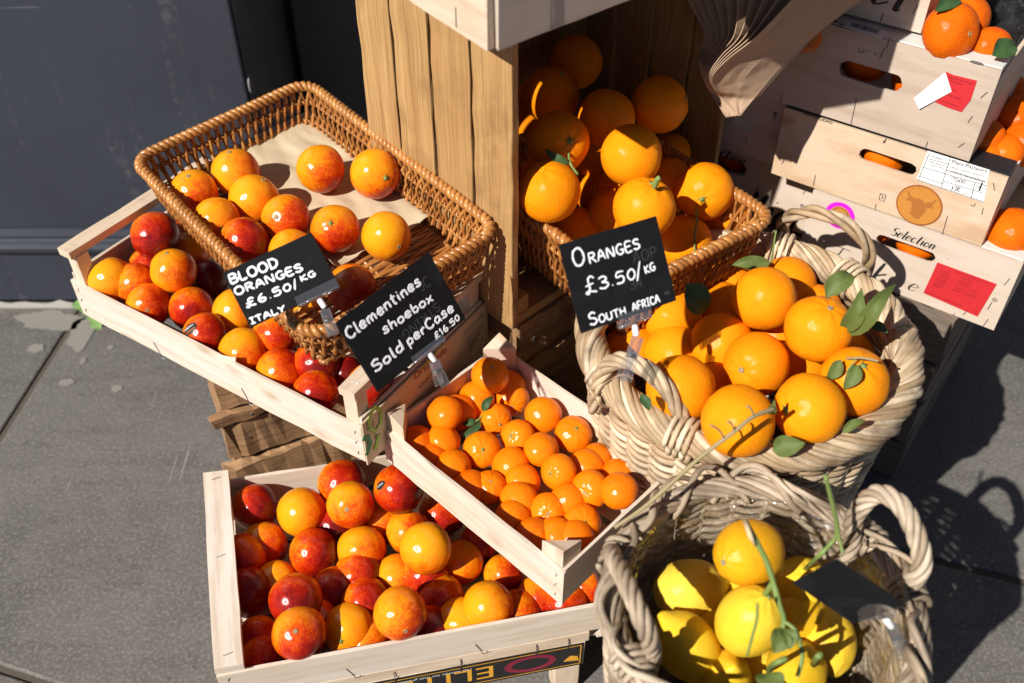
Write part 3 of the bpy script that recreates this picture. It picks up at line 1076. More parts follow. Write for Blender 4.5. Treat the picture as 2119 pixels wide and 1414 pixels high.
ftext(mb, '\u00b7No somos los m\u00e1s grandes', lp(BXL - .175, .1465), -ux, -uz, height=.0042, width=.105, shear=.35, mi=1, nz=FN) if False else ftext(mb, 'No somos los m\u00e1s grandes', lp(BXL - .165, .1460), -ux, -uz, height=.0048, width=.105, shear=.35, mi=1, nz=FN)
mb.build('lettering', [M['gold'], M['white']], lb)
mb = MB(to(BC_O))
for k in range(5):
    mb.tube([lp(BXL - .082 + (.028 + .002 * k) * math.cos(a) , .127 + (.0145 + .0012 * k) * math.sin(a)) - FN * .0002 * (k % 2) for a in [2 * math.pi * i / 26 for i in range(26)]], .0011, 6, closed=True, flat=(FN, .2), mi=2)
for k, ch in enumerate('ELITE'):
    pass
mb.build('ring_mark', [M['gold'], M['white'], M['maroon']], lb)
mb = MB(to(BC_O))
mb.plate([(BXL - .034, .116), (BXL - .012, .112), (BXL - .014, .124), (BXL - .024, .128)], ux, uz, BC_O + BC_ey * .0006, .0004, mi=0)
mb.build('gold_mark', [M['gold']], lb)


# rough stand crates
def plank_stand(name, label, O, ex, ey, L, W, rows, mat, thick=.018, cat='crate', side=True, posts=True, top=True):
    root = thing(name, label, cat, O, 'rough wooden stands under the produce')
    T = frame(O, ex, ey)
    for (z0, z1, off) in rows:
        mb = MB(T); mb.board((-.002 + off, off * .5 + .0, (z0 + z1) / 2), (L, off * .5, (z0 + z1) / 2), (0, 0, 1), z1 - z0, thick, 22, .0034)
        for x in (.03 + rng.uniform(-.008, .012), L - .03):
            mb.tube([(x, -thick / 2 + off * .5 + .001, (z0 + z1) / 2), (x, -thick / 2 + off * .5 - .0015, (z0 + z1) / 2)], .0028, 8, mi=1)
        mb.build('front_plank', [M[mat], M['staple']], root, bevel=.0015)
        if side:
            for x in (0, L):
                mb = MB(T); mb.board((x + (.006 if x == 0 else -.006), thick * .6, (z0 + z1) / 2), (x + (.006 if x == 0 else -.006), W, (z0 + z1) / 2), (0, 0, 1), z1 - z0 - .004, .012, 6, .0012)
                mb.build('side_plank', M[mat], root, bevel=.0012)
    if posts:
        for x in (.03, L - .03):
            for y in (.03, W - .03):
                mb = MB(T); mb.board((x, y, .002), (x, y, rows[0][1] - .02), (1, 0, 0), .032, .032, 3, .001)
                mb.build('corner_post', M[mat], root, bevel=.001)
    if top:
        k = 4
        for i in range(k):
            y = W * (i + .5) / k
            mb = MB(T); mb.board((.014, y + .006, rows[0][1] - .012), (L - .014, y + .006, rows[0][1] - .012), (0, 1, 0), W / k - .016, .012, 5, .001)
            mb.build('top_plank', M[mat], root, bevel=.001)
    return root


SL = at(436, 775, .36)
plank_stand('wooden_stand', 'rough sawn plank stand beneath the upper crate of blood oranges', V((SL.x, SL.y, 0)), V((.902, .432, 0)), V((-.432, .902, 0)), .33, .19,
            [(.288, .36, .0), (.262, .282, -.018), (.178, .254, -.004), (.088, .168, -.022), (.004, .080, -.010)], 'rough')
WC_O = V((0, 1.070, 0))
WX, WYD = V((.722, .692, 0)).normalized(), V((-.692, .722, 0)).normalized()
plank_stand('wooden_stand', 'dark plank stand supporting the upright crate of oranges', WC_O + WX * .02 + WYD * .012, WX, WYD, .43, .27,
            [(.345, .422, .0), (.235, .335, .003), (.12, .222, .002), (.004, .11, .004)], 'rough')
BN = V((-.581, -.814, 0)).normalized()      # the boxes' front normal
BR = V((.814, -.581, 0)).normalized()       # along the fronts, left to right
SC = V((.6875, 1.149, 0))
plank_stand('wooden_stand', 'weathered grey plank stand under the mandarin boxes, on the right', SC - BR * .60, BR, -BN, .60, .40,
            [(.29, .385, .0), (.20, .282, .002), (.10, .188, .0), (.004, .09, .003)], 'greywood')

# upright crate
wc = thing('upright_crate', 'tall aged slatted crate stood on end, open front full of oranges', 'crate', WC_O)
T = frame(WC_O, WX, WYD)
Z0, ZH, WW, WD = .426, .500, .467, .305
gap, nb = .0055, 4
bw = (WD - gap * (nb - 1)) / nb
for k in range(nb):
    y = bw / 2 + k * (bw + gap)
    for x in (.006, WW - .006):
        mb = MB(T); mb.board((x, y, Z0 + .002 + rng.uniform(-.003, .003)), (x, y, Z0 + ZH - .004), (0, 1, 0), bw - rng.uniform(0, .001), .012, 12, .0012)
        mb.build('side_slat', M['oldpine'], wc, bevel=.0016)
nb2 = 5
bw2 = (WW - .026 - .006 * (nb2 - 1)) / nb2
for k in range(nb2):
    x = .013 + bw2 / 2 + k * (bw2 + .006)
    mb = MB(T); mb.board((x, WD - .006, Z0 + .002), (x, WD - .006, Z0 + ZH - .004), (1, 0, 0), bw2, .012, 6, .0008)
    mb.build('back_slat', M['oldpine'], wc, bevel=.0012)
for z, nm in ((Z0 + .010, 'bottom_board'), (Z0 + ZH - .012, 'top_board')):
    mb = MB(T); mb.board((.0125, WD / 2 - .004, z), (WW - .0125, WD / 2 - .004, z), (0, 1, 0), WD - .02, .016, 6, .0008)
    mb.build(nm, M['oldpine'], wc, bevel=.0012)
for x in (.026, WW - .026):
    for z in (Z0 + .034, Z0 + ZH - .038):
        mb = MB(T); mb.board((x, .006, z), (x, WD - .014, z), (0, 0, 1), .030, .026, 4, .001); mb.build('corner_block', M['oldpine'], wc, bevel=.0015)

# tray standing on top of the upright crate, only its corner in view
TC = at(1018, 103, .928); TC.z = 0
ta, tb = V((-.60, .80, 0)), V((.767, .642, 0))
tr_ = thing('wooden_tray', 'pale wooden tray overhanging the top of the upright crate', 'tray', TC)
T = frame(TC, tb, ta)
mb = MB(T); mb.board((-.001, -.0, .985), (-.001, .42, .985), (0, 0, 1), .114, .009, 8, .0006)
for y in (.055, .15):
    mb.tube([(-.006, y, .955), (-.0062, y, .935), (-.004, y, .927)], .0009, 5, mi=1)
mb.build('side_board', [M['pine'], M['staple']], tr_, bevel=.0008)
mb = MB(T); mb.board((.004, -.0035, .985), (.44, -.0035, .985), (0, 0, 1), .114, .006, 8, .0006)
for x in (.075, .24):
    mb.tube([(x, -.007, .975), (x, -.0072, .94), (x, -.005, .927)], .0009, 5, mi=1)
mb.build('side_board', [M['ply'], M['staple']], tr_, bevel=.0008)
mb = MB(T); mb.board((.445, .002, .985), (.445, .42, .985), (0, 0, 1), .114, .009, 6); mb.build('side_board', M['pine'], tr_)
mb = MB(T); mb.board((.004, .423, .985), (.44, .423, .985), (0, 0, 1), .114, .006, 6); mb.build('side_board', M['pine'], tr_)
mb = MB(T); mb.board((.004, .21, .9315), (.44, .21, .9315), (0, 1, 0), .41, .005, 6); mb.build('base', M['ply'], tr_)


# ---------------------------------------------------------------- stacked mandarin boxes
def slot_panel(mb, w, h, t, slot, n=10):
    """panel in (a, z) coords with a stadium hole slot = (cx, cz, half length, radius, slope)"""
    if not slot:
        mb.add([(0, 0, 0), (w, 0, 0), (w, 0, h), (0, 0, h), (0, t, 0), (w, t, 0), (w, t, h), (0, t, h)],
               [(0, 1, 2, 3), (5, 4, 7, 6), (0, 4, 5, 1), (1, 5, 6, 2), (2, 6, 7, 3), (3, 7, 4, 0)],
               [[(0, 0), (w, 0), (w, h), (0, h)], [(w, 0), (0, 0), (0, h), (w, h)]] + [[(0, 0), (0, t), (w, t), (w, 0)]] * 4)
        return
    cx, cz, hl, r = slot
    inner = []
    for k in range(n + 1):
        a = -math.pi / 2 + math.pi * k / n
        inner.append((cx + hl + r * math.cos(a), cz + r * math.sin(a)))
    for k in range(n + 1):
        a = math.pi / 2 + math.pi * k / n
        inner.append((cx - hl + r * math.cos(a), cz + r * math.sin(a)))
    inner = [(a + rng.uniform(-.0008, .0008), b + rng.uniform(-.0008, .0008)) for a, b in inner]
    outer = []
    m = len(inner)
    cands = []
    for (a, b) in inner:
        dx, dz = a - cx, b - cz
        s = min((w - cx) / dx if dx > 1e-6 else 9e9, -cx / dx if dx < -1e-6 else 9e9, (h - cz) / dz if dz > 1e-6 else 9e9, -cz / dz if dz < -1e-6 else 9e9)
        outer.append([cx + dx * s, cz + dz * s])
    for corner in ((w, 0), (w, h), (0, h), (0, 0)):
        k = min(range(m), key=lambda i: (outer[i][0] - corner[0]) ** 2 + (outer[i][1] - corner[1]) ** 2)
        outer[k] = list(corner)
    V4 = [(a, 0, b) for a, b in outer] + [(a, 0, b) for a, b in inner] + [(a, t, b) for a, b in outer] + [(a, t, b) for a, b in inner]
    fs, us = [], []
    def q(ix):
        fs.append(ix); us.append([(V4[i][0], V4[i][2]) for i in ix])
    for i in range(m):
        j = (i + 1) % m
        q((i, j, m + j, m + i))
        q((2 * m + j, 2 * m + i, 3 * m + i, 3 * m + j))
        q((m + i, m + j, 3 * m + j, 3 * m + i))
        q((j, i, 2 * m + i, 2 * m + j))
    mb.add(V4, fs, us)


boxes = {}


def mandarin_box(key, label, BRp, z0, h, w, depth, mat, slotpx=None, stapl=(), strip='palegreen', slotr=.0125, rail=.040):
    O = V((BRp.x, BRp.y, z0)) - BR * w
    root = thing('mandarin_box', label, 'box', O, 'stacked mandarin boxes')
    T = frame(O, BR, -BN)
    off = (rng.uniform(0, 20), rng.uniform(0, 20))
    def h2(px, py):
        p = hit(px, py, O, BN) - O
        return p.dot(BR), p.z
    slot = None
    if slotpx:
        a, b = h2(*slotpx[0]), h2(*slotpx[1])
        slot = ((a[0] + b[0]) / 2, (a[1] + b[1]) / 2, max(.01, (b[0] - a[0]) / 2 - slotr), slotr)
    mb = MB(T)
    slot_panel(mb, w, h, .005, slot)
    mb.uv = [[(u + off[0], v + off[1]) for u, v in f] for f in mb.uv]
    for (sx, sy, ex_, ey_) in stapl:
        a, b = h2(sx, sy), h2(ex_, ey_)
        staple(mb, (a[0], -.0006, a[1]), (b[0], -.0006, b[1]), 1, .0007)
    mb.build('front_panel', [M[mat], M['staple']], root, bevel=.0006)
    for x in (.003, w - .003):
        mb = MB(T); mb.board((x, .0055, h * .46), (x, depth, h * .46), (0, 0, 1), h * .90, .006, 5, .0005); mb.build('side_panel', M['pine'], root, bevel=.0006)
    mb = MB(T); mb.board((.0, depth + .003, h / 2), (w, depth + .003, h / 2), (0, 0, 1), h, .005, 3); mb.build('back_panel', M[mat], root)
    mb = MB(T); mb.board((.007, depth / 2, .006), (w - .007, depth / 2, .006), (0, 1, 0), depth - .012, .005, 3); mb.build('base', M[mat], root)
    mb = MB(T); mb.board((.001, .006 + rail / 2, h - .003), (w - .001, .006 + rail / 2, h - .003), (0, 1, 0), rail, .008, 8, .0004); mb.build('top_rail', M[strip], root, bevel=.0006)
    boxes[key] = (root, O, h2, w, h)
    return root


D_BR = V((.7300, 1.1183, 0))
mandarin_box('D', 'lowest mandarin box on the grey stand with script lettering and whole red label', D_BR, .387, .129, .318, .42, 'ply',
             ((1812, 498), (1936, 532)), [(1961, 945 - 410, 1962, 537), (2003, 640, 1993, 652), (2090, 576, 2078, 590), (2053, 625, 2044, 640), (2045, 660, 2034, 676), (1976, 649, 1964, 660)], 'palegreen', .0095)
C_BR = at(2030, 510, .5185); C_BR.z = 0
mandarin_box('C', 'knotty yellow plywood mandarin box with white passport label, amber medallion and black taped edge', C_BR, .5185, .117, .330, .42, 'plyyellow',
             ((1777, 320), (1896, 352)), [(1688, 362, 1683, 385), (1961, 447, 1950, 486), (1830, 290, 1827, 296), (2056, 378, 2058, 394), (2035, 430, 2032, 444), (1813, 422, 1811, 434), (1881, 463, 1874, 480), (1625, 328, 1618, 339), (1902, 382, 1901, 393)], 'tapeblack', .0105, .045)
B_BR = at(2005, 335, .642); B_BR.z = 0
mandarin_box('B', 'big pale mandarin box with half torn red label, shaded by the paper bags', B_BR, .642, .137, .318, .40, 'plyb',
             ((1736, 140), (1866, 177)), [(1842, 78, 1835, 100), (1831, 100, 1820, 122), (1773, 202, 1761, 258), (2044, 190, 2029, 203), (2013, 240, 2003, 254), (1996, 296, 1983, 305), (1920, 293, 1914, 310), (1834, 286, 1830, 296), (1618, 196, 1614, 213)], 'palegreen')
A_BR = at(1905, 70, .785); A_BR.z = 0
mandarin_box('A', 'topmost mandarin box on the stack with large script letters, cut off above', A_BR, .785, .14, .305, .30, 'ply', None, [(1900, 12, 1888, 28), (1829, 27, 1822, 46)], 'palegreen')
E_BR = at(1680, 408, .518); E_BR.z = 0
E_BR += -BN * .0
E_BR = D_BR - BR * (.318 + .008) - BN * .06
mandarin_box('E', 'pale mandarin box with large script word, behind the wicker tray and basket handle', E_BR, .387, .131, .300, .40, 'ply',
             ((1470, 322), (1543, 362)), [(1668, 392, 1662, 402), (1567, 386, 1565, 396)], 'palegreen')
F_BR = at(1611, 346, .5185); F_BR.z = 0
mandarin_box('F', 'pale mandarin box with an oval hole, wedged between paper bags and knotty box', F_BR, .5185, .125, .270, .38, 'ply',
             ((1527, 257), (1548, 257)), [(1600, 278, 1593, 288), (1543, 283, 1545, 297), (1604, 240, 1600, 250)], 'palegreen', slotr=.0075)


def on(key):
    root, O, h2, w, h = boxes[key]
    return root, O, (lambda px, py: hit(px, py, O + BN * .0002, BN))


def quad_sticker(key, px4, mat, name='sticker', t=.0006, parent=None):
    root, O, fn = on(key)
    P = [fn(*p) - O for p in px4]
    mb = MB()
    poly = [(p.dot(BR), p.z) for p in P]
    ar = sum(poly[i][0] * poly[(i + 1) % len(poly)][1] - poly[(i + 1) % len(poly)][0] * poly[i][1] for i in range(len(poly)))
    if ar < 0: poly = poly[::-1]
    mb.plate(poly, BR, (0, 0, 1), BN * .0004, t)
    return mb.build(name, mat, parent or root)


def write(key, items, mats, name='lettering', parent=None, script=()):
    root, O, fn = on(key)
    mb = MB(to(O))
    for it in items:
        s, a, b, mi = it[:4]
        A, d, Ln = line_on(fn, a, b)
        ftext(mb, s, A, d, BN.cross(d), width=Ln, mi=mi, nz=BN, lift=it[4] if len(it) > 4 else .0014, shear=it[5] if len(it) > 5 else 0)
    for (s, a, b, hgt, r, mi) in script:
        A, d, Ln = line_on(fn, a, b)
        strokes(mb, s, A, d, BN.cross(d), BN, Ln, hgt, r, .35, True, .0, mi, .0008)
    return mb.build(name, mats, parent or root)


def lines(key, segs, mat, r=.0004, name='rules', parent=None, lift=.0013):
    root, O, fn = on(key)
    mb = MB(to(O))
    for pl in segs:
        mb.tube([fn(*p) + BN * lift for p in pl], r, 6, flat=(BN, .3))
    return mb.build(name, mat, parent or root)


def round_sticker(key, c, r, mats, name='round_sticker', inner=None):
    root, O, fn = on(key)
    C0 = fn(*c) - O
    mb = MB()
    mb.plate(disc(r, 36), BR, (0, 0, 1), C0 + BN * .0003, .0006, 0)
    if inner:
        mb.plate(disc(inner, 36), BR, (0, 0, 1), C0 + BN * .0007, .0005, 1)
    return mb.build(name, mats, root), C0 + O


def arc_text(mb, body, c, r, a0, a1, size, mi, lift=.0016, inward=False):
    for k, ch in enumerate(body):
        if ch == ' ': continue
        a = a0 + (a1 - a0) * k / max(1, len(body) - 1)
        rad = BR * math.cos(a) + V((0, 0, 1)) * math.sin(a)
        tan = BR * math.sin(a) - V((0, 0, 1)) * math.cos(a)
        if inward: rad, tan = -rad, -tan
        p = c + (BR * math.cos(a) + V((0, 0, 1)) * math.sin(a)) * r
        ftext(mb, ch, p - tan * size * .3, tan, rad, height=size, mi=mi, nz=BN, lift=lift)


# box D
st = quad_sticker('D', [(1940, 543), (2063, 588), (2023, 655), (1911, 606)], M['redpaper'], 'red_label')
st['label'] = 'whole red printed label'
rows = []
for k, s in enumerate(('PRODUCTO', 'VARIEDAD', 'ORIGEN', 'CATEGORIA', 'LOTE', 'CALIBRE', 'PESO')):
    rows.append((s, (1947 - 2.6 * k, 560 + 5.0 * k), (1968 - 3.2 * k, 568 + 5.1 * k), 0))
for k, s in enumerate(('MANDARINA', 'TANGO GOLD', 'ESPA\u00d1A', 'CAL 1-XX   LOTE 0017', 'Tratado con conservantes', 'post cosecha')):
    rows.append((s, (1988 - 3 * k, 574 + 5.2 * k), ((2012 if k < 3 else 2033) - 3 * k, (583 if k < 3 else 590) + 5.4 * k), 0))
rows += [('Pasaporte Fitosanitario / Plant Passport', (1975, 561), (2052, 590), 0), ('conservante: imazalil, ortofenil', (1916, 604), (1990, 634), 0), ('CE', (2012, 645), (2022, 649), 0)]
write('D', rows, [M['redprint']], 'lettering', st)
write('D', [('\u00ae', (2052, 622), (2062, 626), 0, .0008)], [M['blackwrite']], 'registered_mark')
for nm_, it_ in (('script_word', ('Tosk', (1703, 543), (1822, 588), .040, .0017, 0)), ('script_line', ('Selection', (1842, 485), (1930, 516), .0155, .00075, 0)), ('script_letter', ('e', (1876, 598), (1893, 604), .024, .0010, 0))):
    write('D', [], [M['blackwrite']], nm_, None, [it_])
rs, rc = round_sticker('D', (1738, 446), .0235, [M['magenta'], M['amber']], inner=.0165)
mb = MB(to(boxes['D'][1]))
arc_text(mb, 'UNIVERSITY OF CALIFORNIA', rc, .0128, math.radians(150), math.radians(20), .0022, 0)
arc_text(mb, 'FREE MANDARINS', rc, .0182, math.radians(200), math.radians(340), .003, 0)
mb.build('lettering', [M['blackwrite']], rs)
# box C
wl_ = quad_sticker('C', [(1920, 312), (2049, 352), (2046, 362), (2036, 419), (1897, 372)], M['white'], 'white_label')
lines('C', [[(1924, 316), (1901, 370)], [(1967, 326), (1948, 386)], [(1912, 346), (2042, 384)], [(1904, 364), (1952, 380)], [(1952, 374), (2034, 399)], [(2018, 378), (2010, 410)], [(1958, 351), (2042, 376)], [(1922, 328), (1965, 340)], [(1898, 371), (2036, 417)]], M['blackwrite'], .0004, 'rules', wl_)
write('C', [('Plant Passport', (1970, 337), (2042, 357), 0), ('CITRUS MANDARINA', (1966, 356), (2038, 378), 0), ('ORRI', (1973, 374), (1996, 381), 0), ('CAT.', (2020, 386), (2033, 390), 0), ('I', (2025, 394), (2028, 395), 0),
            ('CAL.', (1977, 387), (1989, 390), 0), ('1X', (1969, 393), (1986, 398), 0), ('(57-78mm)', (1990, 399), (2006, 403), 0), ('AGRIOS SELECTOS, S.L.', (1922, 334), (1962, 347), 0), ('Valencia - Espa\u00f1a', (1926, 341), (1954, 349), 0),
            ('PRODUCT / PRODUKT / PRODOTTO', (1968, 346), (2036, 366), 0), ('VARIETY / SORTE', (1966, 366), (2000, 376), 0), ('Proveedor', (1929, 324), (1952, 331), 0)], [M['blackwrite']], 'lettering', wl_)
md, mc = round_sticker('C', (1902, 425), .0335, [M['amberd'], M['amber']], 'amber_medallion', inner=.0312)
mb = MB(to(boxes['C'][1]))
for (cx, cz, rx, rz, s) in ((0, -.008, .0105, .012, 1), (.0, .003, .0125, .0075, 2), (-.0145, .005, .0055, .0028, 3), (.0145, .005, .0055, .0028, 4), (.0, -.016, .0085, .006, 5)):
    pl = []
    r2 = random.Random(s)
    for k in range(20):
        a = 2 * math.pi * k / 20
        f = 1 + .15 * math.sin(3 * a + s) + r2.uniform(-.08, .08)
        pl.append((rx * f * math.cos(a), rz * f * math.sin(a)))
    mb.plate(pl, BR, (0, 0, 1), mc + BR * cx + V((0, 0, cz)) + BN * (.0012 + .00006 * s), .0002)
for q in (-1, 1):
    mb.tube(spline([mc + BR * (q * .009) + V((0, 0, .008)) + BN * .0014, mc + BR * (q * .017) + V((0, 0, .011)) + BN * .0014, mc + BR * (q * .020) + V((0, 0, .018)) + BN * .0014], 5), [.0022] * 6 + [.0016] * 4 + [.0008], 7, flat=(BN, .12))
arc_text(mb, 'MANDARINAS SELECTAS', mc, .0272, math.radians(165), math.radians(15), .0028, 0, .0014)
mb.build('emblem', [M['amberp']], md)
lines('C', [[(1822, 401), (1833, 404), (1830, 417), (1819, 413), (1822, 401)], [(2018, 421), (2016, 427), (2008, 424)], [(1826, 405), (1827, 411), (1824, 411)]], M['blackwrite'], .0006, 'printed_mark', None, .0004)
write('C', [('MAS CALIDAD', (1664, 238), (1722, 257), 0, .0008)], [M['blackwrite']], 'printing')
# box B
rt = quad_sticker('B', [(1957, 148), (1972, 155), (2022, 167), (2009, 207), (1990, 232), (1960, 222), (1933, 210)], M['redpaper'], 'torn_label')
rt['label'] = 'red label torn and folded over to its white back'
write('B', [('Pasaporte / Plant Passport', (1962, 160), (2016, 175), 0), ('MANDARINA', (1966, 168), (1992, 176), 0), ('MURCIA', (1965, 184), (1978, 189), 0), ('LOTE: 00189', (1958, 196), (1988, 206), 0), ('Tratado con imazalil, tiabendazol', (1942, 207), (1984, 221), 0)], [M['redprint']], 'lettering', rt)
root, O, fn = on('B')
mb = MB(to(O))
P = [fn(1957, 149) + BN * .0012, fn(1970, 189) + BN * .0016, fn(1904, 224) + BN * .004, fn(1893, 201) + BN * .005]
mid = (P[0] + P[1] + P[2] + P[3]) / 4 + BN * .0015
mb.add([P[0], P[1], P[2], P[3], mid], [(0, 1, 4), (1, 2, 4), (2, 3, 4), (3, 0, 4)])
fl = mb.build('folded_back', M['white'], rt)
rs, rc = round_sticker('B', (1668, 76), .024, [M['orangep'], M['amber']], inner=.0165)
mb = MB(to(boxes['B'][1]))
ftext(mb, 'ECRET, S.', rc + BR * -.012 + V((0, 0, .002)), BR, V((0, 0, 1)), height=.003, nz=BN, lift=.0016)
ftext(mb, '2025', rc + BR * -.004 + V((0, 0, -.005)), BR, V((0, 0, 1)), height=.003, nz=BN, lift=.0016)
ftext(mb, 'NATIVA', rc + BR * -.006 + V((0, 0, -.011)), BR, V((0, 0, 1)), height=.0032, nz=BN, lift=.0016)
arc_text(mb, 'WARRANTY', rc, .0215, math.radians(235), math.radians(320), .003, 1, inward=True)
mb.build('lettering', [M['blackwrite'], M['white']], rs)
lines('B', [[(1778, 100), (1777, 110), (1783, 108), (1788, 103), (1786, 110)], [(1793, 104), (1795, 108)], [(1811, 108), (1812, 114)]], M['blackwrite'], .0005, 'printed_mark', None, .0004)
# barcode strip on the top rail of box B
root, O, h2, w, h = boxes['B']
mb = MB(to(O))
tz = O.z + h + .0014
def topp(px, py): return at(px, py, tz)
q = [topp(1752, 42), topp(1834, 64), topp(1826, 79), topp(1747, 56)]
q = [p - O for p in q]
mb.T = None
mb.add(q + [p - V((0, 0, .0006)) for p in q], [(3, 2, 1, 0), (0, 1, 5, 4), (1, 2, 6, 5), (2, 3, 7, 6), (3, 0, 4, 7)])
bs = mb.build('barcode_sticker', M['white'], root)
mb = MB()
r2 = random.Random(3)
x = .14
while x < .82:
    ww = r2.choice([.006, .010, .016])
    def bl(u, v): return q[0].lerp(q[1], u).lerp(q[3].lerp(q[2], u), v) + V((0, 0, .0004))
    mb.add([bl(x, .12), bl(x, .72), bl(x + ww, .72), bl(x + ww, .12)], [(0, 1, 2, 3)])
    x += ww + r2.choice([.007, .012, .018])
mb.build('bars', M['blackwrite'], bs)
mb = MB()
def dot(px, py, r, mi, sy=.7):
    c = at(px, py, tz + .0006) - O
    mb.plate(disc(r, 18, sy), BR, -BN, c, .0004, mi)
dot(1728, 45, .004, 1); dot(1741, 51, .0035, 0, .6); dot(1930, 98, .0045, 2); dot(1948, 104, .004, 1); dot(1960, 109, .0013, 2); dot(2021, 130, .009, 0, .35)
mb.build('printed_mark', [M['greyprint'], M['maroon'], M['blackwrite']], root)
# boxes A, E, F
write('A', [], [M['blackwrite']], 'printing', None, [('Miel', (1690, -22), (1862, 22), .075, .0026, 0)])
write('F', [('\u00ae', (1599, 240), (1609, 243), 0, .0008)], [M['blackwrite']], 'printing')
for nm_, it_ in (('script_line', ('Selection', (1446, 304), (1538, 341), .016, .0009, 0)), ('script_word', ('Miel', (1522, 434), (1640, 478), .052, .0024, 0))):
    write('E', [], [M['blackwrite']], nm_, None, [it_])
write('E', [('\u00ae', (1655, 428), (1664, 432), 0, .0008)], [M['blackwrite']], 'registered_mark')
# plank lying across the tray, above the picture, that shades the bags and the upper boxes
bd_o = V((.25, 1.2, 1.0425))
bd = MB(to(bd_o))
bd.plate([(.115, .985), (.228, .973), (.293, 1.037), (.60, 1.34), (.40, 1.55), (.20, 1.40)], (1, 0, 0), (0, 1, 0), (0, 0, 1.0425), .018)
tag(bd.build('shelf_board', M['oldpine'], None, loc=bd_o), 'wide wooden board lying on top of the wooden tray, shading the paper bags', 'board')


# ---------------------------------------------------------------- wicker
def rrect(L, W, r, n=7):
    pts = []
    for cx, cy, a0 in ((L - r, r, -90), (L - r, W - r, 0), (r, W - r, 90), (r, r, 180)):
        for k in range(n + 1):
            a = math.radians(a0 + 90 * k / n)
            pts.append((cx + r * math.cos(a), cy + r * math.sin(a)))
    return pts


def wicker_tray(name, label, O, ex, ey, ez, L, W, H, flare=.016, mat='wicker', rim=(.0046, .0047, 2, .0185)):
    root = thing(name, label, 'basket', O, 'rectangular wicker trays')
    T = frame(O, ex, ey, ez)
    top = resample([V((x, y, 0)) for x, y in rrect(L, W, .03)], .0034, True)
    m = len(top)
    c = V((L / 2, W / 2, 0))

    def P(i, h, out=0.0):
        p = top[i % m]
        q = c + V(((p.x - c.x) * (1 - 2 * flare / L), (p.y - c.y) * (1 - 2 * flare / W), 0))
        w = q.lerp(p, h)
        tn = (top[(i + 1) % m] - top[(i - 1) % m]).normalized()
        nn = V((tn.y, -tn.x, 0))
        return V((w.x, w.y, -H + H * h)) + nn * out
    mb = MB(T)
    step = 2
    for k, i in enumerate(range(0, m, step)):
        lean = (.95 if k % 2 else -.95) + rng.uniform(-.4, .4)
        pts = []
        for j in range(9):
            h = j / 8
            f = lean * math.sin(math.pi * (h * 2 - .5)) * .9
            ii = i + f
            i0 = math.floor(ii)
            fr_ = ii - i0
            o = .0034 * math.cos(math.pi * (h * 3 + (k % 2)))
            pts.append(P(i0, h, o).lerp(P(i0 + 1, h, o), fr_))
        mb.tube(pts, .0027 * rng.uniform(.85, 1.15), 6)
    for h in (.3, .7):
        mb.rope([P(i, h) for i in range(m)], .0030, .0017, 2, .0136, True, sides=6, step=.0025)
    mb.build('side', M[mat], root, smooth=True)
    mb = MB(T)
    rp = [P(i, 1.0) + V((0, 0, .003)) for i in range(m)]
    mb.rope(rp, rim[0], rim[1], rim[2], rim[3], True, jit=.06, sides=7, step=.0026)
    mb.build('rim', M[mat], root, smooth=True)
    mb = MB(T)
    mb.tube(rp, rim[0] * .8, 6, closed=True)
    mb.build('gap_shade_core', M['gapshade'], root, smooth=True)
    mb = MB(T)
    fl = flare
    nx = int((L - 2 * fl) / .036)
    for k in range(nx + 1):
        x = fl + .006 + (L - 2 * fl - .012) * k / nx
        mb.tube([(x, fl, -H), (x, W - fl, -H)], .003, 6)
    ny = int((W - 2 * fl) / .0068)
    for j in range(ny + 1):
        y = fl + .004 + (W - 2 * fl - .008) * j / ny
        pts = []
        for k in range(nx * 4 + 1):
            x = fl + (L - 2 * fl) * k / (nx * 4)
            pts.append((x, y + rng.uniform(-.0006, .0006), -H + .0022 * math.cos(math.pi * (k / 4 + j))))
        mb.tube(pts, .0033 * rng.uniform(.85, 1.1), 6)
    mb.build('base', M[mat], root, smooth=True)
    return root


cam0 = V((0, 0, HC))
def sc(p, k=.957): return cam0 + (V(p) - cam0) * k
bF, bR, bL = sc((-.2525, .9214, .5484)), sc((-.0186, 1.1252, .5687)), sc((-.5654, 1.2861, .5812))
ex_ = (bR - bF); TL_ = ex_.length; ex_.normalize()
ey_ = (bL - bF); ey_ = ey_ - ex_ * ey_.dot(ex_); TW_ = ey_.length; ey_.normalize()
ez_ = ex_.cross(ey_)
TRH = .074
wicker_tray('wicker_tray', 'brown wicker tray lined with brown paper, propped on the upper crate', bF, ex_, ey_, ez_, TL_, TW_, TRH)
tray_floor = bF - ez_ * (TRH - .006)

CO = at(1300, 606, .578)
CX_ = V((.806, .592, 0)).normalized(); CY_ = V((-.592, .806, 0))
wicker_tray('wicker_tray', 'brown wicker tray of oranges, jutting out of the upright crate', CO, CX_, CY_, V((0, 0, 1)), .270, .375, .105, .02)
mb = MB(to(WC_O))                                                  # plank under the tray inside the crate

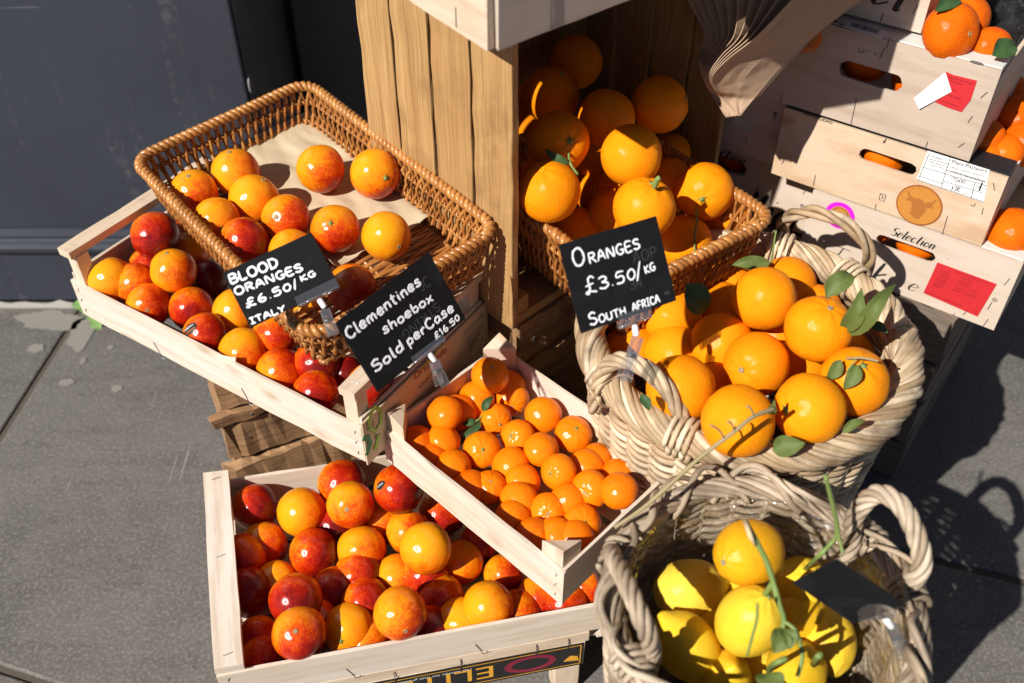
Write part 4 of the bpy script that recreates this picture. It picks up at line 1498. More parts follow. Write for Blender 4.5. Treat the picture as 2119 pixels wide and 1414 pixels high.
# brown paper sheet in the first tray
psh = MB()
pn_ = ez_
def pf(px, py): return hit(px, py, tray_floor + ez_ * .004, ez_)
A_, B_, C_, D_ = pf(440, 345), pf(648, 246), pf(905, 447), pf(690, 560)
nu, nv = 36, 30
grid = []
for j in range(nv + 1):
    for i in range(nu + 1):
        u, v = i / nu, j / nv
        p = A_.lerp(B_, u).lerp(D_.lerp(C_, u), v)
        h = .006 * (mnoise.noise(V((u * 5, v * 5, 1))) + .5 * mnoise.noise(V((u * 13, v * 11, 4)))) + .003
        e = max(0, .06 - u) / .06
        h += .012 * e * e
        h += .016 * max(0, .08 - v) / .08
        jag = .004 * mnoise.noise(V((v * 14, 7, 0))) if i in (0, nu) else (.004 * mnoise.noise(V((u * 14, 2, 0))) if j in (0, nv) else 0)
        p = p + ez_ * max(.001, h) + ex_ * jag
        grid.append(p)
fcs = [(j * (nu + 1) + i, (j + 1) * (nu + 1) + i, (j + 1) * (nu + 1) + i + 1, j * (nu + 1) + i + 1) for j in range(nv) for i in range(nu)]
psh.T = to(A_)
psh.add(grid, fcs)
o = psh.build('paper_sheet', M['paper'], None, smooth=True, loc=A_)
tag(o, 'creased brown paper sheet lining the wicker tray under blood oranges', 'paper')
sm_ = o.modifiers.new('thick', 'SOLIDIFY'); sm_.thickness = .0006


def round_basket(name, label, C, R, zr, zb, taper, mat, rim, rows_gap=.0115, wr=.0062, stakes=26, handles=(), loose=False):
    root = thing(name, label, 'basket', (C[0], C[1], zb), 'round willow baskets')
    O = V((C[0], C[1], zb))
    H = zr - zb
    T = None
    mb = MB()
    nrow = int(H / rows_gap)
    for j in range(nrow):
        z = H * (j + .5) / nrow
        r0 = R * (taper + (1 - taper) * z / H)
        pts = []
        n = stakes * 6
        ph = rng.uniform(0, .4)
        for i in range(n):
            a = 2 * math.pi * i / n
            rr = r0 + .0048 * math.cos(a * stakes / 2 + math.pi * j) + .0015 * mnoise.noise(V((a * 3, j * 2.0, 0)))
            pts.append((rr * math.cos(a), rr * math.sin(a), z + .002 * mnoise.noise(V((a * 2, j * 3.0, 5)))))
        mb.tube(pts, wr * rng.uniform(.85, 1.12), 6, closed=True)
    mb.build('side', M[mat], root, smooth=True)
    mb = MB()
    for k in range(stakes):
        a = 2 * math.pi * (k + .5) / stakes
        mb.tube([(R * taper * math.cos(a), R * taper * math.sin(a), 0), (R * math.cos(a), R * math.sin(a), H + .004)], .0046, 6)
    mb.build('stakes', M[mat], root, smooth=True)
    mb = MB()
    circ = [V((R * math.cos(2 * math.pi * k / 90), R * math.sin(2 * math.pi * k / 90), H)) for k in range(90)]
    mb.rope(circ, rim[0], rim[1], rim[2], rim[3], True, jit=.14, sides=7, step=.006, rz=rim[4] if len(rim) > 4 else 1.0)
    if loose:
        for k in range(22):
            a0 = 2 * math.pi * k / 22 + rng.uniform(-.1, .1)
            sp = rng.uniform(.55, .95)
            pts = []
            for t in range(13):
                a = a0 + sp * t / 12
                u = t / 12
                pts.append(((R + .014 * math.sin(math.pi * u * 2 + k)) * math.cos(a), (R + .014 * math.sin(math.pi * u * 2 + k)) * math.sin(a),
                            H - .012 + .036 * math.sin(math.pi * u) + rng.uniform(-.001, .001)))
            mb.tube(spline(pts, 2), .0037 * rng.uniform(.85, 1.2), 7)
    mb.build('rim', M[mat], root, smooth=True)
    mb = MB()
    mb.tube(circ, rim[0] * .85, 8, closed=True)
    mb.build('gap_shade_core', M['gapshade'], root, smooth=True)
    mb = MB()
    mb.add([(0, 0, .006)] + [(R * taper * math.cos(2 * math.pi * k / 40), R * taper * math.sin(2 * math.pi * k / 40), .006) for k in range(40)], [(0, 1 + k, 1 + (k + 1) % 40) for k in range(40)])
    for q in range(8):
        rr = R * taper * (q + 1) / 8.5
        mb.tube([(rr * math.cos(2 * math.pi * k / 40), rr * math.sin(2 * math.pi * k / 40), .009 + .003 * math.cos(k * math.pi + q * math.pi)) for k in range(40)], .006, 6, closed=True)
    mb.build('base', M[mat], root)
    for (pts, hr, hs, hn, hp) in handles:
        mb = MB()
        pp = spline([V(p) - O for p in pts], 8)
        mb.rope(pp, hr, hs, hn, hp, False, jit=.1, sides=7, step=.005)
        # bindings where the handle is wrapped into the rim
        for e in (0, -1):
            p = pp[e]
            a = math.atan2(p.y, p.x)
            rad = V((math.cos(a), math.sin(a), 0)); tg = V((-math.sin(a), math.cos(a), 0))
            for w in range(4):
                cc = V((R * math.cos(a), R * math.sin(a), H)) + tg * (.0085 * (w - 1.5))
                k1 = rim[0] + rim[1] + .0035
                lp_ = [cc + rad * (k1 * math.cos(t)) + V((0, 0, k1 * math.sin(t))) + tg * (.006 * t / 6.28 - .003) for t in [2 * math.pi * i / 18 for i in range(19)]]
                mb.tube(lp_, .0036, 6)
        mb.build('handle', M[mat], root, smooth=True)
    return root


def up(p, dz): return V((p.x, p.y, p.z + dz))
GC, GR, GZ = V((.311, .975, 0)), .206, .505
e1, e2 = at(1236, 808, .50), at(1425, 895, .50)
ap1, ap2, ap3 = at(1262, 752, .555), at(1318, 752, .575), at(1385, 812, .555)
f1, f2 = at(1618, 500, .50), at(1792, 560, .50)
bp0, bp1, bp2, bp3 = at(1628, 452, .55), at(1690, 440, .588), at(1762, 470, .588), at(1798, 522, .55)
round_basket('log_basket', 'large grey willow basket heaped with leafy oranges, thick twisted rim', GC, GR, GZ, .02, .80, 'willow',
             (.0168, .0046, 15, .20), .0068, .0044, 34,
             [([up(e1, -.035), e1, ap1, ap2, ap3, e2, up(e2, -.035)], .0068, .0046, 5, .12),
              ([up(f1, -.035), f1, bp0, bp1, bp2, bp3, f2, up(f2, -.035)], .0056, .0047, 3, .15)])
LC, LR, LZ = V((.262, .578, 0)), .158, .488
lh = [at(1762, 1120, .495), at(1772, 1062, .54), at(1815, 1022, .575), at(1866, 1048, .583), at(1898, 1112, .57), at(1905, 1175, .54), at(1872, 1222, .495)]
ll = [at(1268, 1150, .49), at(1266, 1148, .525), at(1290, 1195, .555), at(1315, 1250, .562), at(1340, 1310, .545), at(1348, 1352, .50)]
round_basket('lemon_basket', 'grey willow basket with plastic liner holding lemons, two rope handles', LC, LR, LZ, .02, .80, 'willowdark',
             (.0092, .0038, 8, .17), .0064, .0042, 26,
             [([up(lh[0], -.03)] + lh + [up(lh[-1], -.03)], .0068, .0040, 5, .085), ([up(ll[0], -.03)] + ll + [up(ll[-1], -.03)], .0066, .0039, 5, .085)], True)
# clear film liner inside the lemon basket
mb = MB()
nA, nZ = 90, 12
vs_ = []
for j in range(nZ + 1):
    for i in range(nA + 1):
        a = math.radians(-40 + 260 * i / nA)
        z = .33 + .165 * j / nZ
        r = LR * (.80 + .20 * (z - .02) / (LZ - .02)) - .013 + .005 * mnoise.noise(V((a * 4, z * 18, 0))) + .003 * mnoise.noise(V((a * 13, z * 40, 3)))
        if j == nZ: r += .01
        zz = z + (.010 * mnoise.noise(V((a * 3, 1, 1))) if j >= nZ - 1 else 0)
        vs_.append((r * math.cos(a), r * math.sin(a), zz - .33))
mb.add(vs_, [(j * (nA + 1) + i, j * (nA + 1) + i + 1, (j + 1) * (nA + 1) + i + 1, (j + 1) * (nA + 1) + i) for j in range(nZ) for i in range(nA)])
o = mb.build('plastic_liner', M['film'], None, smooth=True, loc=(LC.x, LC.y, .33))
tag(o, 'crumpled clear plastic film lining the inside of the lemon basket', 'plastic liner')

# ---------------------------------------------------------------- fruit meshes
def fruit_mesh(name, mat, kind, seed):
    r2 = random.Random(seed)
    nu, nv = 48, 26
    vs_, fs = [], []
    off = V((r2.uniform(0, 50), r2.uniform(0, 50), r2.uniform(0, 50)))
    for j in range(nv + 1):
        th = math.pi * j / nv
        for i in range(nu):
            ph = 2 * math.pi * i / nu
            d = V((math.sin(th) * math.cos(ph), math.sin(th) * math.sin(ph), math.cos(th)))
            r = 1 + .034 * mnoise.noise(d * 1.3 + off) + .014 * mnoise.noise(d * 3 + off)
            p = d * r
            pole = math.exp(-(th / .28) ** 2)
            bot = math.exp(-((math.pi - th) / .25) ** 2)
            if kind == 'orange':
                p.z *= 1.0 - .02
                p.z -= .045 * pole
                s = math.exp(-((th - .42) / .3) ** 2)
                p *= 1 + .012 * s * math.cos(7 * ph + seed)
                p.z += (.04 if seed % 2 else -.02) * bot * -1
            elif kind == 'clem':
                p.z *= .84
                p.z -= .075 * pole - .03 * bot * -1
                s = math.exp(-((th - .6) / .5) ** 2)
                p *= 1 + .014 * s * math.cos(9 * ph + seed) + .008 * mnoise.noise(d * 6 + off)
            elif kind == 'mand':
                p.z *= .86
                p.z -= .05 * pole
                p *= 1 + .015 * mnoise.noise(d * 5 + off)
            elif kind == 'lemon':
                zz = math.cos(th)
                p.z = zz * 1.22 + .26 * math.exp(-((math.pi - th) / .30) ** 2) * -1 + .06 * math.exp(-(th / .22) ** 2)
                p.x *= .98; p.y *= .98
                p *= 1 + .016 * mnoise.noise(d * 5 + off) + .012 * mnoise.noise(d * 9 + off) + .01 * math.cos(8 * ph + seed) * math.exp(-((th - .5) / .4) ** 2)
            else:
                p.z -= .03 * pole
                p *= 1 + .006 * mnoise.noise(d * 6 + off)
            vs_.append(p)
    for j in range(nv):
        for i in range(nu):
            i2 = (i + 1) % nu
            fs.append((j * nu + i, (j + 1) * nu + i, (j + 1) * nu + i2, j * nu + i2))
    me = bpy.data.meshes.new(name)
    me.from_pydata([tuple(p) for p in vs_], [], fs)
    me.materials.append(mat)
    me.polygons.foreach_set('use_smooth', [True] * len(fs))
    me.update()
    return me


FM = {k: [fruit_mesh(n, M[m], k2, s + q * 17) for q in range(4)] for k, n, m, k2, s in
      (('blood', 'blood_orange', 'blood', 'blood', 1), ('orange', 'orange', 'orange', 'orange', 2), ('clem', 'clementine', 'clem', 'clem', 3),
       ('mand', 'mandarin', 'mandarin', 'mand', 4), ('lemon', 'lemon', 'lemon', 'lemon', 5), ('lemonold', 'lemon', 'lemonold', 'lemon', 6))}


def calyx_mesh(kind):
    mb = MB()
    if kind == 'star':
        n = 20
        poly = [((.17 if k % 4 == 0 else .085) * math.cos(2 * math.pi * k / n), (.17 if k % 4 == 0 else .085) * math.sin(2 * math.pi * k / n)) for k in range(n)]
        mb.plate(poly, (1, 0, 0), (0, 1, 0), (0, 0, -.02), .035)
        mb.tube([(0, 0, -.02), (0, 0, .05)], [.06, .045], 9)
    elif kind == 'scar':
        mb.plate(disc(.085, 16), (1, 0, 0), (0, 1, 0), (0, 0, -.03), .035)
        mb.tube([(.07 * math.cos(a), .07 * math.sin(a), .006) for a in [2 * math.pi * k / 14 for k in range(14)]], .022, 6, closed=True)
    elif kind == 'navel':
        mb.tube([(.085 * math.cos(a), .075 * math.sin(a), .0) for a in [2 * math.pi * k / 16 for k in range(16)]], .03, 7, closed=True)
        mb.plate(disc(.07, 14), (1, 0, 0), (0, 1, 0), (0, 0, -.03), .02)
    me = mb.build('calyx', M['stem'] if kind == 'star' else M['twig'] if kind == 'scar' else M['orange'])
    d = me.data
    bpy.data.objects.remove(me)
    d.polygons.foreach_set('use_smooth', [True] * len(d.polygons))
    return d


CAL = {k: calyx_mesh(k) for k in ('star', 'scar', 'navel')}
ZP = {'blood': .97, 'orange': .955, 'clem': .77, 'mand': .81, 'lemon': 1.27, 'lemonold': 1.27}


def settle(items, rn, zlow, zmin, plane=None, zc=None, clamp=None, lean=True):
    P = []
    for it in items:
        px, py, d = it[:3]
        if d == 0:
            r = rn * .98
            p = at(px, py, zlow)
            t = (HC - zlow) / -ray(px, py).z
        elif plane and not (len(it) > 6 and it[6]):
            o, n = plane
            t = 1.3
            for _ in range(8):
                r = d * t / (2 * F)
                hp = hit(px, py, o + n * r, n)
                t = (hp - cam0).length / ray(px, py).length
        else:
            t = 2 * rn * F / d
            if zc:
                t = .65 * t + .35 * (HC - zc) / -ray(px, py).z
            for _ in range(4):
                t = min(t, (HC - zmin - .92 * d * t / (2 * F)) / -ray(px, py).z)
            r = d * t / (2 * F)
        P.append([t, d, d * t / (2 * F) if d else r, ray(px, py), py])
    for itn in range(240):
        moved = 0
        for i in range(len(P)):
            for j in range(i):
                a, b = P[i], P[j]
                pa, pb = a[3] * a[0], b[3] * b[0]
                pen = (.96 if (a[1] and b[1]) else .5) * (a[2] + b[2]) - (pa - pb).length
                if pen > 0.0005:
                    moved += pen
                    if a[0] - .0006 * a[4] >= b[0] - .0006 * b[4]: n_, f_ = b, a
                    else: n_, f_ = a, b
                    s = min(.006, pen * .35)
                    lim = 2 * rn * .90 * F / n_[1] if n_[1] else 0
                    if n_[1] and n_[0] - s > lim: n_[0] -= s
                    zf = HC + f_[3].z * (f_[0] + s)
                    if zf > zmin + f_[2] * .9 and (not f_[1] or f_[1] * (f_[0] + s) / (2 * F) < rn * 1.12): f_[0] += s
        for a in P:
            if a[1]: a[2] = a[1] * a[0] / (2 * F)
        if moved < .002: break
    Q = [cam0 + a[3] * a[0] for a in P]
    A = [q.copy() for q in Q]
    D = [a[3].normalized() for a in P]
    if clamp:
        for i in range(len(Q)):                                   # a fruit seen whole may lean over the board's edge
            if P[i][1] and lean:
                ok_ = lambda q: (clamp(q, P[i][2]) - q).length < .003
                if ok_(Q[i]): continue
                away = [Q[i] + D[i] * (.004 * s) for s in range(1, 13)]
                away = [] if clamp.rim else [q for q in away if ok_(q)]
                if away:
                    Q[i] = away[0]
                    continue
                for _ in range(15):
                    q = clamp(Q[i], P[i][2], 'x')
                    if (clamp(q, P[i][2]) - q).length < .003: break
                    Q[i] -= D[i] * .004
        A = [q.copy() for q in Q]
        for itn in range(90):
            for i in range(len(Q)):
                for j in range(i):
                    e = Q[i] - Q[j]
                    pen = (.95 if (P[i][1] and P[j][1]) else .42) * (P[i][2] + P[j][2]) - e.length
                    if pen > 0:
                        wi, wj = (1 if P[i][1] else 6), (1 if P[j][1] else 6)
                        e = e.normalized() * (pen * .5)
                        Q[i] += e * (wi / (wi + wj)); Q[j] -= e * (wj / (wi + wj))
            for i in range(len(Q)):
                o = A[i] - Q[i]
                Q[i] += (o - D[i] * o.dot(D[i])) * .45 + (D[i] * o.dot(D[i]) * .2 if P[i][1] else V((0, 0, 0)))
                if not P[i][1] and Q[i].z > A[i].z + .006: Q[i].z = A[i].z + .006
                Q[i] = clamp(Q[i], P[i][2], 'x')
                Q[i] = clamp(Q[i], P[i][2])
    return [(q, a[2]) for q, a in zip(Q, P)]


def crate_clamp(O, ex, ey, L, W, zmin, zt, rim=True):
    n = ex.cross(ey).z
    def f(p, r, only=None):
        d = p - O
        y = (ex.x * d.y - ex.y * d.x) / n
        x = (d.x * ey.y - d.y * ey.x) / n
        k = r * .95 + .004
        dz = p.z - zt
        if dz > 0: k = math.sqrt(max(0, (r * .97) ** 2 - dz * dz))
        kx = r * .95 + .004
        x2, y2 = min(max(x, kx), L - kx), min(max(y, k), W - k)
        if only == 'x': return O + ex * x2 + ey * y + V((0, 0, p.z))
        q = O + ex * x2 + ey * y2
        return V((q.x, q.y, max(p.z, zmin + r * .92)))
    f.rim = rim
    return f


def round_clamp(C, R, zr, taper, zb):
    def f(p, r, only=None):
        if only: return p
        lim = R * (taper + (1 - taper) * min(1, (p.z - zb) / (zr - zb))) - .012 - r * .94
        d = V((p.x - C.x, p.y - C.y, 0))
        if p.z > zr: lim += (p.z - zr) * 1.0
        if d.length > lim: d = d.normalized() * lim
        return V((C.x + d.x, C.y + d.y, p.z))
    f.rim = False
    return f


def place_fruit(kind, items, rn, zlow, zmin, cat, name, where, group, plane=None, tone_off=0.0, seed=0, zc=None, clamp=None):
    r2 = random.Random(seed)
    out = []
    for it, (p, r) in zip(items, settle(items, rn, zlow, zmin, plane, zc, clamp)):
        px, py, d, tone, stem, lab = it[:6]
        k2 = 'lemonold' if (kind == 'lemon' and tone < 0) else kind
        o = bpy.data.objects.new(name, FM[k2][r2.randrange(4)])
        COL.objects.link(o)
        if stem:
            s = stem
            q = 1 - min(.98, s[0] ** 2 + s[1] ** 2)
            z = camvec(s[0], s[1], math.sqrt(q) * (s[3] if len(s) > 3 else 1))
        else:
            z = camvec(r2.uniform(-1, 1), r2.uniform(-.2, 1), r2.uniform(-1.2, -.5))
        bl = camvec(r2.uniform(.2, 1), r2.uniform(.1, 1), r2.uniform(-.5, .2))
        x = (bl - z * bl.dot(z))
        x = x.normalized() if x.length > 1e-4 else z.orthogonal().normalized()
        y = z.cross(x)
        R3 = Matrix((x, y, z)).transposed()
        o.matrix_world = Matrix.Translation(p) @ R3.to_4x4() @ Matrix.Scale(r * .995, 4)
        o.color = (max(0, min(1, abs(tone) + tone_off)), r2.random(), 0, 1)
        tag(o, (lab + ' ' + where).strip(), cat, group)
        if stem:
            kd = stem[2] if len(stem) > 2 and stem[2] else {'blood': 'scar', 'orange': 'scar', 'clem': 'star', 'mand': 'scar', 'lemon': 'star', 'lemonold': 'scar'}[k2]
            c = bpy.data.objects.new('calyx', CAL[kd])
            COL.objects.link(c)
            c.parent = o
            c.location = (0, 0, ZP[k2] + (.0 if kd != 'navel' else -.01))
        out.append((o, p, r, Matrix((x, y, z)).transposed()))
    return out


# pixel centre, pixel diameter (0: half buried), how red, where its stem end shows, which one it is
UCF = [
 (322, 487, 100, .80, None, 'deep red blood orange half in shade, in the back corner'),
 (228, 580, 97, .14, None, 'golden orange blood orange in the far left corner by the post'),
 (282, 588, 0, .72, None, 'red blood orange peeping out behind the golden corner one'),
 (307, 633, 95, .62, (.25, .25), 'glossy red blood orange next to the golden corner one'),
 (359, 561, 94, .12, (-.1, -.75), 'bright yellow blood orange, stem scar on top'),
 (432, 578, 82, .97, (-.45, .25, 'star'), 'purplish crimson blood orange with green stem button'),
 (311, 556, 0, .85, None, 'dark blood orange sunk left of the bright yellow one'),
 (397, 639, 92, .66, None, 'speckled red blood orange above the black stickered one'),
 (425, 693, 92, .55, None, 'red blood orange bearing an oval black sticker'),
 (489, 645, 97, .32, None, 'two tone orange blood orange just left of the price card'),
 (503, 730, 106, .34, None, 'orange topped blood orange touching a torn wood chip'),
 (580, 770, 104, .58, None, 'red flecked blood orange second from the corner post'),
 (652, 814, 98, .60, None, 'red blood orange wedged against the right corner post'),
 (572, 692, 0, .30, None, 'orange blood orange peeping out below the price card'),
 (716, 772, 76, .97, None, 'dark crimson blood orange behind the right corner post'),
 (658, 752, 0, .88, None, 'dark blood orange under the tray\'s front corner'),
 (390, 522, 0, .12, None, 'yellow blood orange tucked under the tray rim'),
 (768, 800, 0, .55, None, 'red blood orange glimpsed behind the clementine price card'),
 (371, 500, 0, .82, None, 'dark blood orange directly under the tray, behind the half shaded one'),
]
ucf = place_fruit('blood', UCF, .0345, .425, .375, 'blood orange', 'blood_orange', 'in upper crate', 'blood oranges in the upper crate', seed=3, zc=.43, clamp=crate_clamp(UC_O, UC_ex, UC_ey, UC_L, UC_W, .374, .44, False))
TRF = [
 (488, 357, 99, .10, (-.1, -.75), 'yellow blood orange at the back, stem scar on top'),
 (402, 399, 97, .14, (0, -.6), 'yellow blood orange nearest the left rim'),
 (526, 413, 104, .10, (.5, -.72), 'largest yellow blood orange touching the back yellow one'),
 (449, 457, 97, .46, (.45, .45, 'star'), 'red and orange blood orange between yellow one and left rim'),
 (506, 501, 102, .70, None, 'shiny red blood orange above the top edge of the price card'),
 (592, 453, 101, .48, (-.2, .05), 'orange red blood orange with a dented pale scar'),
 (663, 350, 101, .30, None, 'orange yellow blood orange alone on the paper'),
 (776, 360, 104, .38, (.55, .3, 'star'), 'half red blood orange by the right long rim'),
 (694, 474, 101, .42, (-.02, -.12, 'star'), 'wrinkled blood orange facing up with green stem'),
 (799, 489, 103, .28, (.6, .5), 'yellow blood orange with red left side near the bare wicker'),
 (604, 520, 95, .38, None, 'orange blood orange half hidden by the black price card'),
 (728, 597, 104, .78, None, 'deep red blood orange between the two price cards'),
 (640, 650, 96, .18, None, 'yellow blood orange in the front corner behind the clip', True),
]
trf = place_fruit('blood', TRF, .0345, .5, .47, 'blood orange', 'blood_orange', 'in paper lined tray', 'blood oranges in the wicker tray', (tray_floor + ez_ * .007, ez_), seed=8)
BCF = [
 (708, 997, 101, .50, None, 'orange red blood orange on top at the back board'),
 (725, 1043, 99, .42, (.0, .05), 'blood orange with yellow pale stem end facing up, near the back'),
 (825, 1012, 104, .92, None, 'crimson blood orange with black sticker under the clementine box'),
 (625, 1060, 103, .30, None, 'golden orange blood orange second from left in the back row'),
 (528, 1049, 95, .68, None, 'red blood orange in the back left corner'),
 (546, 1128, 99, .64, (.2, -.1), 'red blood orange along the left end with dark navel dot'),
 (649, 1143, 100, .88, None, 'crimson blood orange left of the stem end one'),
 (748, 1138, 102, .34, (-.2, .1), 'orange blood orange showing a pale stem ring'),
 (846, 1100, 94, .50, None, 'speckled blood orange behind the big yellow one'),
 (881, 1135, 108, .12, None, 'big smooth yellow blood orange in the centre'),
 (915, 1064, 100, .50, None, 'orange red blood orange under the clementine box side'),
 (958, 1160, 90, .20, None, 'yellow blood orange half shaded beside the big yellow one'),
 (993, 1126, 88, .95, None, 'crimson blood orange pressed under the clementine box edge'),
 (823, 1195, 98, .38, None, 'orange blood orange just below the big yellow one'),
 (911, 1239, 103, .60, None, 'red blood orange in the middle with orange blotch'),
 (1011, 1256, 108, .36, None, 'smooth orange blood orange resting on the front board'),
 (1042, 1188, 84, .44, None, 'orange blood orange shadowed by the clementine box'),
 (1118, 1239, 100, .46, None, 'blood orange behind the clementine box corner'),
 (1220, 1213, 98, .58, None, 'red orange blood orange at the right end by the lemon basket'),
 (573, 1206, 92, .22, None, 'yellow blood orange behind the mottled one'),
 (613, 1248, 112, .76, None, 'mottled red blood orange on top near the left end'),
 (694, 1222, 100, .72, None, 'dull red blood orange right of the mottled one'),
 (722, 1302, 108, .18, (-.15, .2, 'star'), 'yellow blood orange with white halo round green stem'),
 (834, 1298, 109, .58, (.3, .45), 'red orange blood orange right of the haloed yellow one'),
 (513, 1226, 0, .74, None, 'red blood orange against the left end, half hidden'),
 (535, 1322, 95, .80, None, 'shaded dark red blood orange against the end bar'),
 (626, 1358, 111, .56, (.05, -.35, 'scar'), 'large red orange blood orange at the front with bent stalk'),
 (765, 1352, 0, .46, None, 'orange blood orange low behind the front board'),
 (955, 1288, 0, .16, None, 'yellow blood orange low beside the front board'),
 (757, 1247, 0, .86, None, 'dark red blood orange sunk above the haloed yellow one'),
 (890, 1305, 0, .78, None, 'dark red blood orange low between front row fruit'),
 (789, 1080, 0, .55, (.0, .2), 'red orange blood orange in the gap near the back'),
 (694, 1086, 0, .84, None, 'dark blood orange sunk below the golden orange one'),
 (503, 1155, 0, .85, None, 'dark blood orange squeezed against the left end board'),
 (548, 1385, 0, .80, None, 'dark red blood orange at the very front left corner'),
 (650, 1292, 0, .60, None, 'red blood orange sunk beneath the mottled one'),
 (742, 1190, 0, .78, None, 'red blood orange deep in the centre gap'),
 (1075, 1272, 0, .80, None, 'dark red blood orange low at the front board, right half'),
 (1168, 1252, 0, .82, None, 'dark red blood orange low beside the right end one'),
 (1250, 1150, 0, .7, None, 'red blood orange in the back right behind the clementine box'),
 (880, 1190, 0, .6, None, 'red blood orange sunk under the big yellow one'),
]
bcf = place_fruit('blood', BCF, .0352, .212, .168, 'blood orange', 'blood_orange', 'in front crate', 'blood oranges in the front crate', seed=5, zc=.245, clamp=crate_clamp(BC_O, BC_ex, BC_ey, BC_L, BC_W, .168, .25))
KCF = [
 (1014, 777, 80, .5, (.1, -.55, 'scar'), 'flattened clementine on top by the back post'),
 (900, 848, 79, .42, None, 'clementine at the left end, half in shade'),
 (976, 838, 73, .48, (.55, .0), 'clementine with green stem and long leaf'),
 (1059, 827, 74, .55, (.0, .45, 'scar'), 'wrinkled clementine behind the leafy one'),
 (1124, 860, 79, .48, None, 'smooth clementine along the back board'),
 (1188, 898, 79, .48, (.15, -.45), 'clementine with pale stem star by the back board'),
 (1026, 868, 70, .5, (.35, .3), 'clementine touching the leaf stalk, star at lower right'),
 (1071, 905, 75, .58, (-.45, -.2), 'shiny clementine in the middle, star at its left'),
 (918, 907, 75, .46, None, 'clementine at the left with dark dot, below the shaded one'),
 (997, 931, 79, .55, (.1, -.1), 'clementine with star facing up beside the leaf tip'),
 (938, 968, 79, .46, None, 'clementine by the front board, leftmost of the front row'),
 (1120, 931, 76, .5, None, 'smooth clementine between two starred ones'),
 (1082, 994, 78, .56, None, 'round shiny clementine at the centre front'),
 (1156, 977, 78, .52, (-.6, .0), 'clementine with stem dot on its left, right of centre'),
 (1013, 1008, 72, .42, (.1, -.55, 'scar'), 'lumpy clementine second along the front board'),
 (1222, 1013, 83, .5, (-.45, .1, 'scar'), 'largest clementine near the right post'),
 (1238, 950, 70, .36, None, 'clementine in shade along the back board, right part'),
 (1281, 1016, 80, .36, None, 'orange red clementine under the right post'),
 (1134, 1058, 79, .5, (-.05, .0, 'scar'), 'creased clementine near the front end'),
 (1061, 1072, 77, .46, None, 'flattish clementine by the front board, third along'),
 (1204, 1083, 82, .48, (.15, -.2), 'clementine with green star by the front post'),
 (858, 908, 0, .05, None, 'shaded dark clementine in the left corner'),
 (1056, 962, 0, .5, None, 'sunken clementine between the starred one and the round shiny one'),
 (964, 803, 0, .4, None, 'clementine half hidden behind the flattened top one'),
 (1056, 795, 0, .35, None, 'clementine behind the wrinkled one at the back post'),
 (934, 832, 0, .2, None, 'shaded clementine sunk behind the leafy one'),
 (1213, 968, 0, .45, None, 'sunken clementine above the largest one'),
 (1283, 985, 0, .3, None, 'clementine in the right corner, mostly in shadow'),
 (1105, 1112, 0, .2, None, 'dark clementine low by the front post'),
 (1150, 1112, 0, .4, None, 'clementine glimpsed under the star bearing one at the front'),
 (1073, 1037, 0, .45, None, 'sunken clementine above the flattish one'),
 (893, 950, 0, .1, None, 'dark clementine low against the front board'),
 (970, 1010, 0, .15, None, 'dark clementine sunk in the front row'),
 (1176, 1040, 0, .35, None, 'sunken clementine left of the largest one'),
 (1190, 1118, 0, .3, None, 'clementine low beside the front post'),
]
kcf = place_fruit('clem', KCF, .0268, .362, .338, 'clementine', 'clementine', 'in small box', 'clementines in the small box', seed=6, zc=.385, clamp=crate_clamp(KC_O, KC_ex, KC_ey, KC_L, KC_W, .335, .40))
WCF = [
 (1111, 106, 106, .25, None, 'dark shaded orange in the upper left, with a sunlit sliver'),
 (1192, 129, 110, .45, None, 'shaded orange highest at the back'),
 (1284, 146, 97, .35, None, 'shaded orange at the back right'),
 (1365, 217, 119, .5, (.86, -.12, 'scar'), 'shaded orange with pointed stem end at the right'),
 (1140, 197, 117, .25, (.4, -.6, 'scar'), 'dark shaded orange lit along its left edge'),
 (1254, 245, 121, .45, None, 'shaded orange with a short sunlit stripe'),
 (1155, 295, 129, .3, (.35, .15, 'star'), 'shaded orange with stalk and curled leaf, curved lit stripe'),
 (1306, 322, 128, .58, None, 'big half sunlit orange in the middle'),
 (1387, 317, 84, .4, None, 'shaded orange behind the half sunlit middle one'),
 (1136, 396, 131, .45, (-.25, -.6, 'navel'), 'orange half in shade with a navel ring, at the left rim'),
 (1234, 396, 92, .3, (.35, -.1, 'scar'), 'orange in shade with a small dark spot'),
 (1333, 431, 131, .62, (.2, -.72, 'star'), 'bright orange with green stem on top, above the price card'),
 (1458, 396, 121, .6, (-.25, .42, 'star'), 'bright orange with a long hanging twig'),
 (1196, 487, 116, .6, None, 'sunlit orange low at the tray\'s left rim'),
 (1274, 446, 0, .5, None, 'orange peeping out left of the bright stemmed one'),
 (1387, 384, 0, .5, None, 'orange tucked between the stemmed one and the twig one'),
 (1415, 503, 116, .58, None, 'orange beside the price card\'s right edge, under the twig'),
 (1503, 447, 104, .6, None, 'orange at the tray\'s front right corner'),
 (1072, 187, 0, .3, None, 'shaded orange just behind the crate\'s front edge, upper'),
 (1080, 267, 0, .3, None, 'shaded orange just behind the crate\'s front edge, middle'),
 (1078, 337, 0, .3, None, 'shaded orange just behind the crate\'s front edge, lower'),
 (1222, 332, 0, .3, None, 'dark orange sunk behind the leafy stalk one'),
 (1284, 398, 0, .3, None, 'dark orange sunk under the half sunlit middle one'),
]
for i, it in enumerate(WCF):
    if it[2] == 0 and i >= 18 and i < 21:
        WCF[i] = (it[0], it[1], 104) + it[3:]
wcf = place_fruit('orange', WCF, .0425, .55, .48, 'orange', 'orange', 'in crate', 'oranges in the upright crate', seed=9)
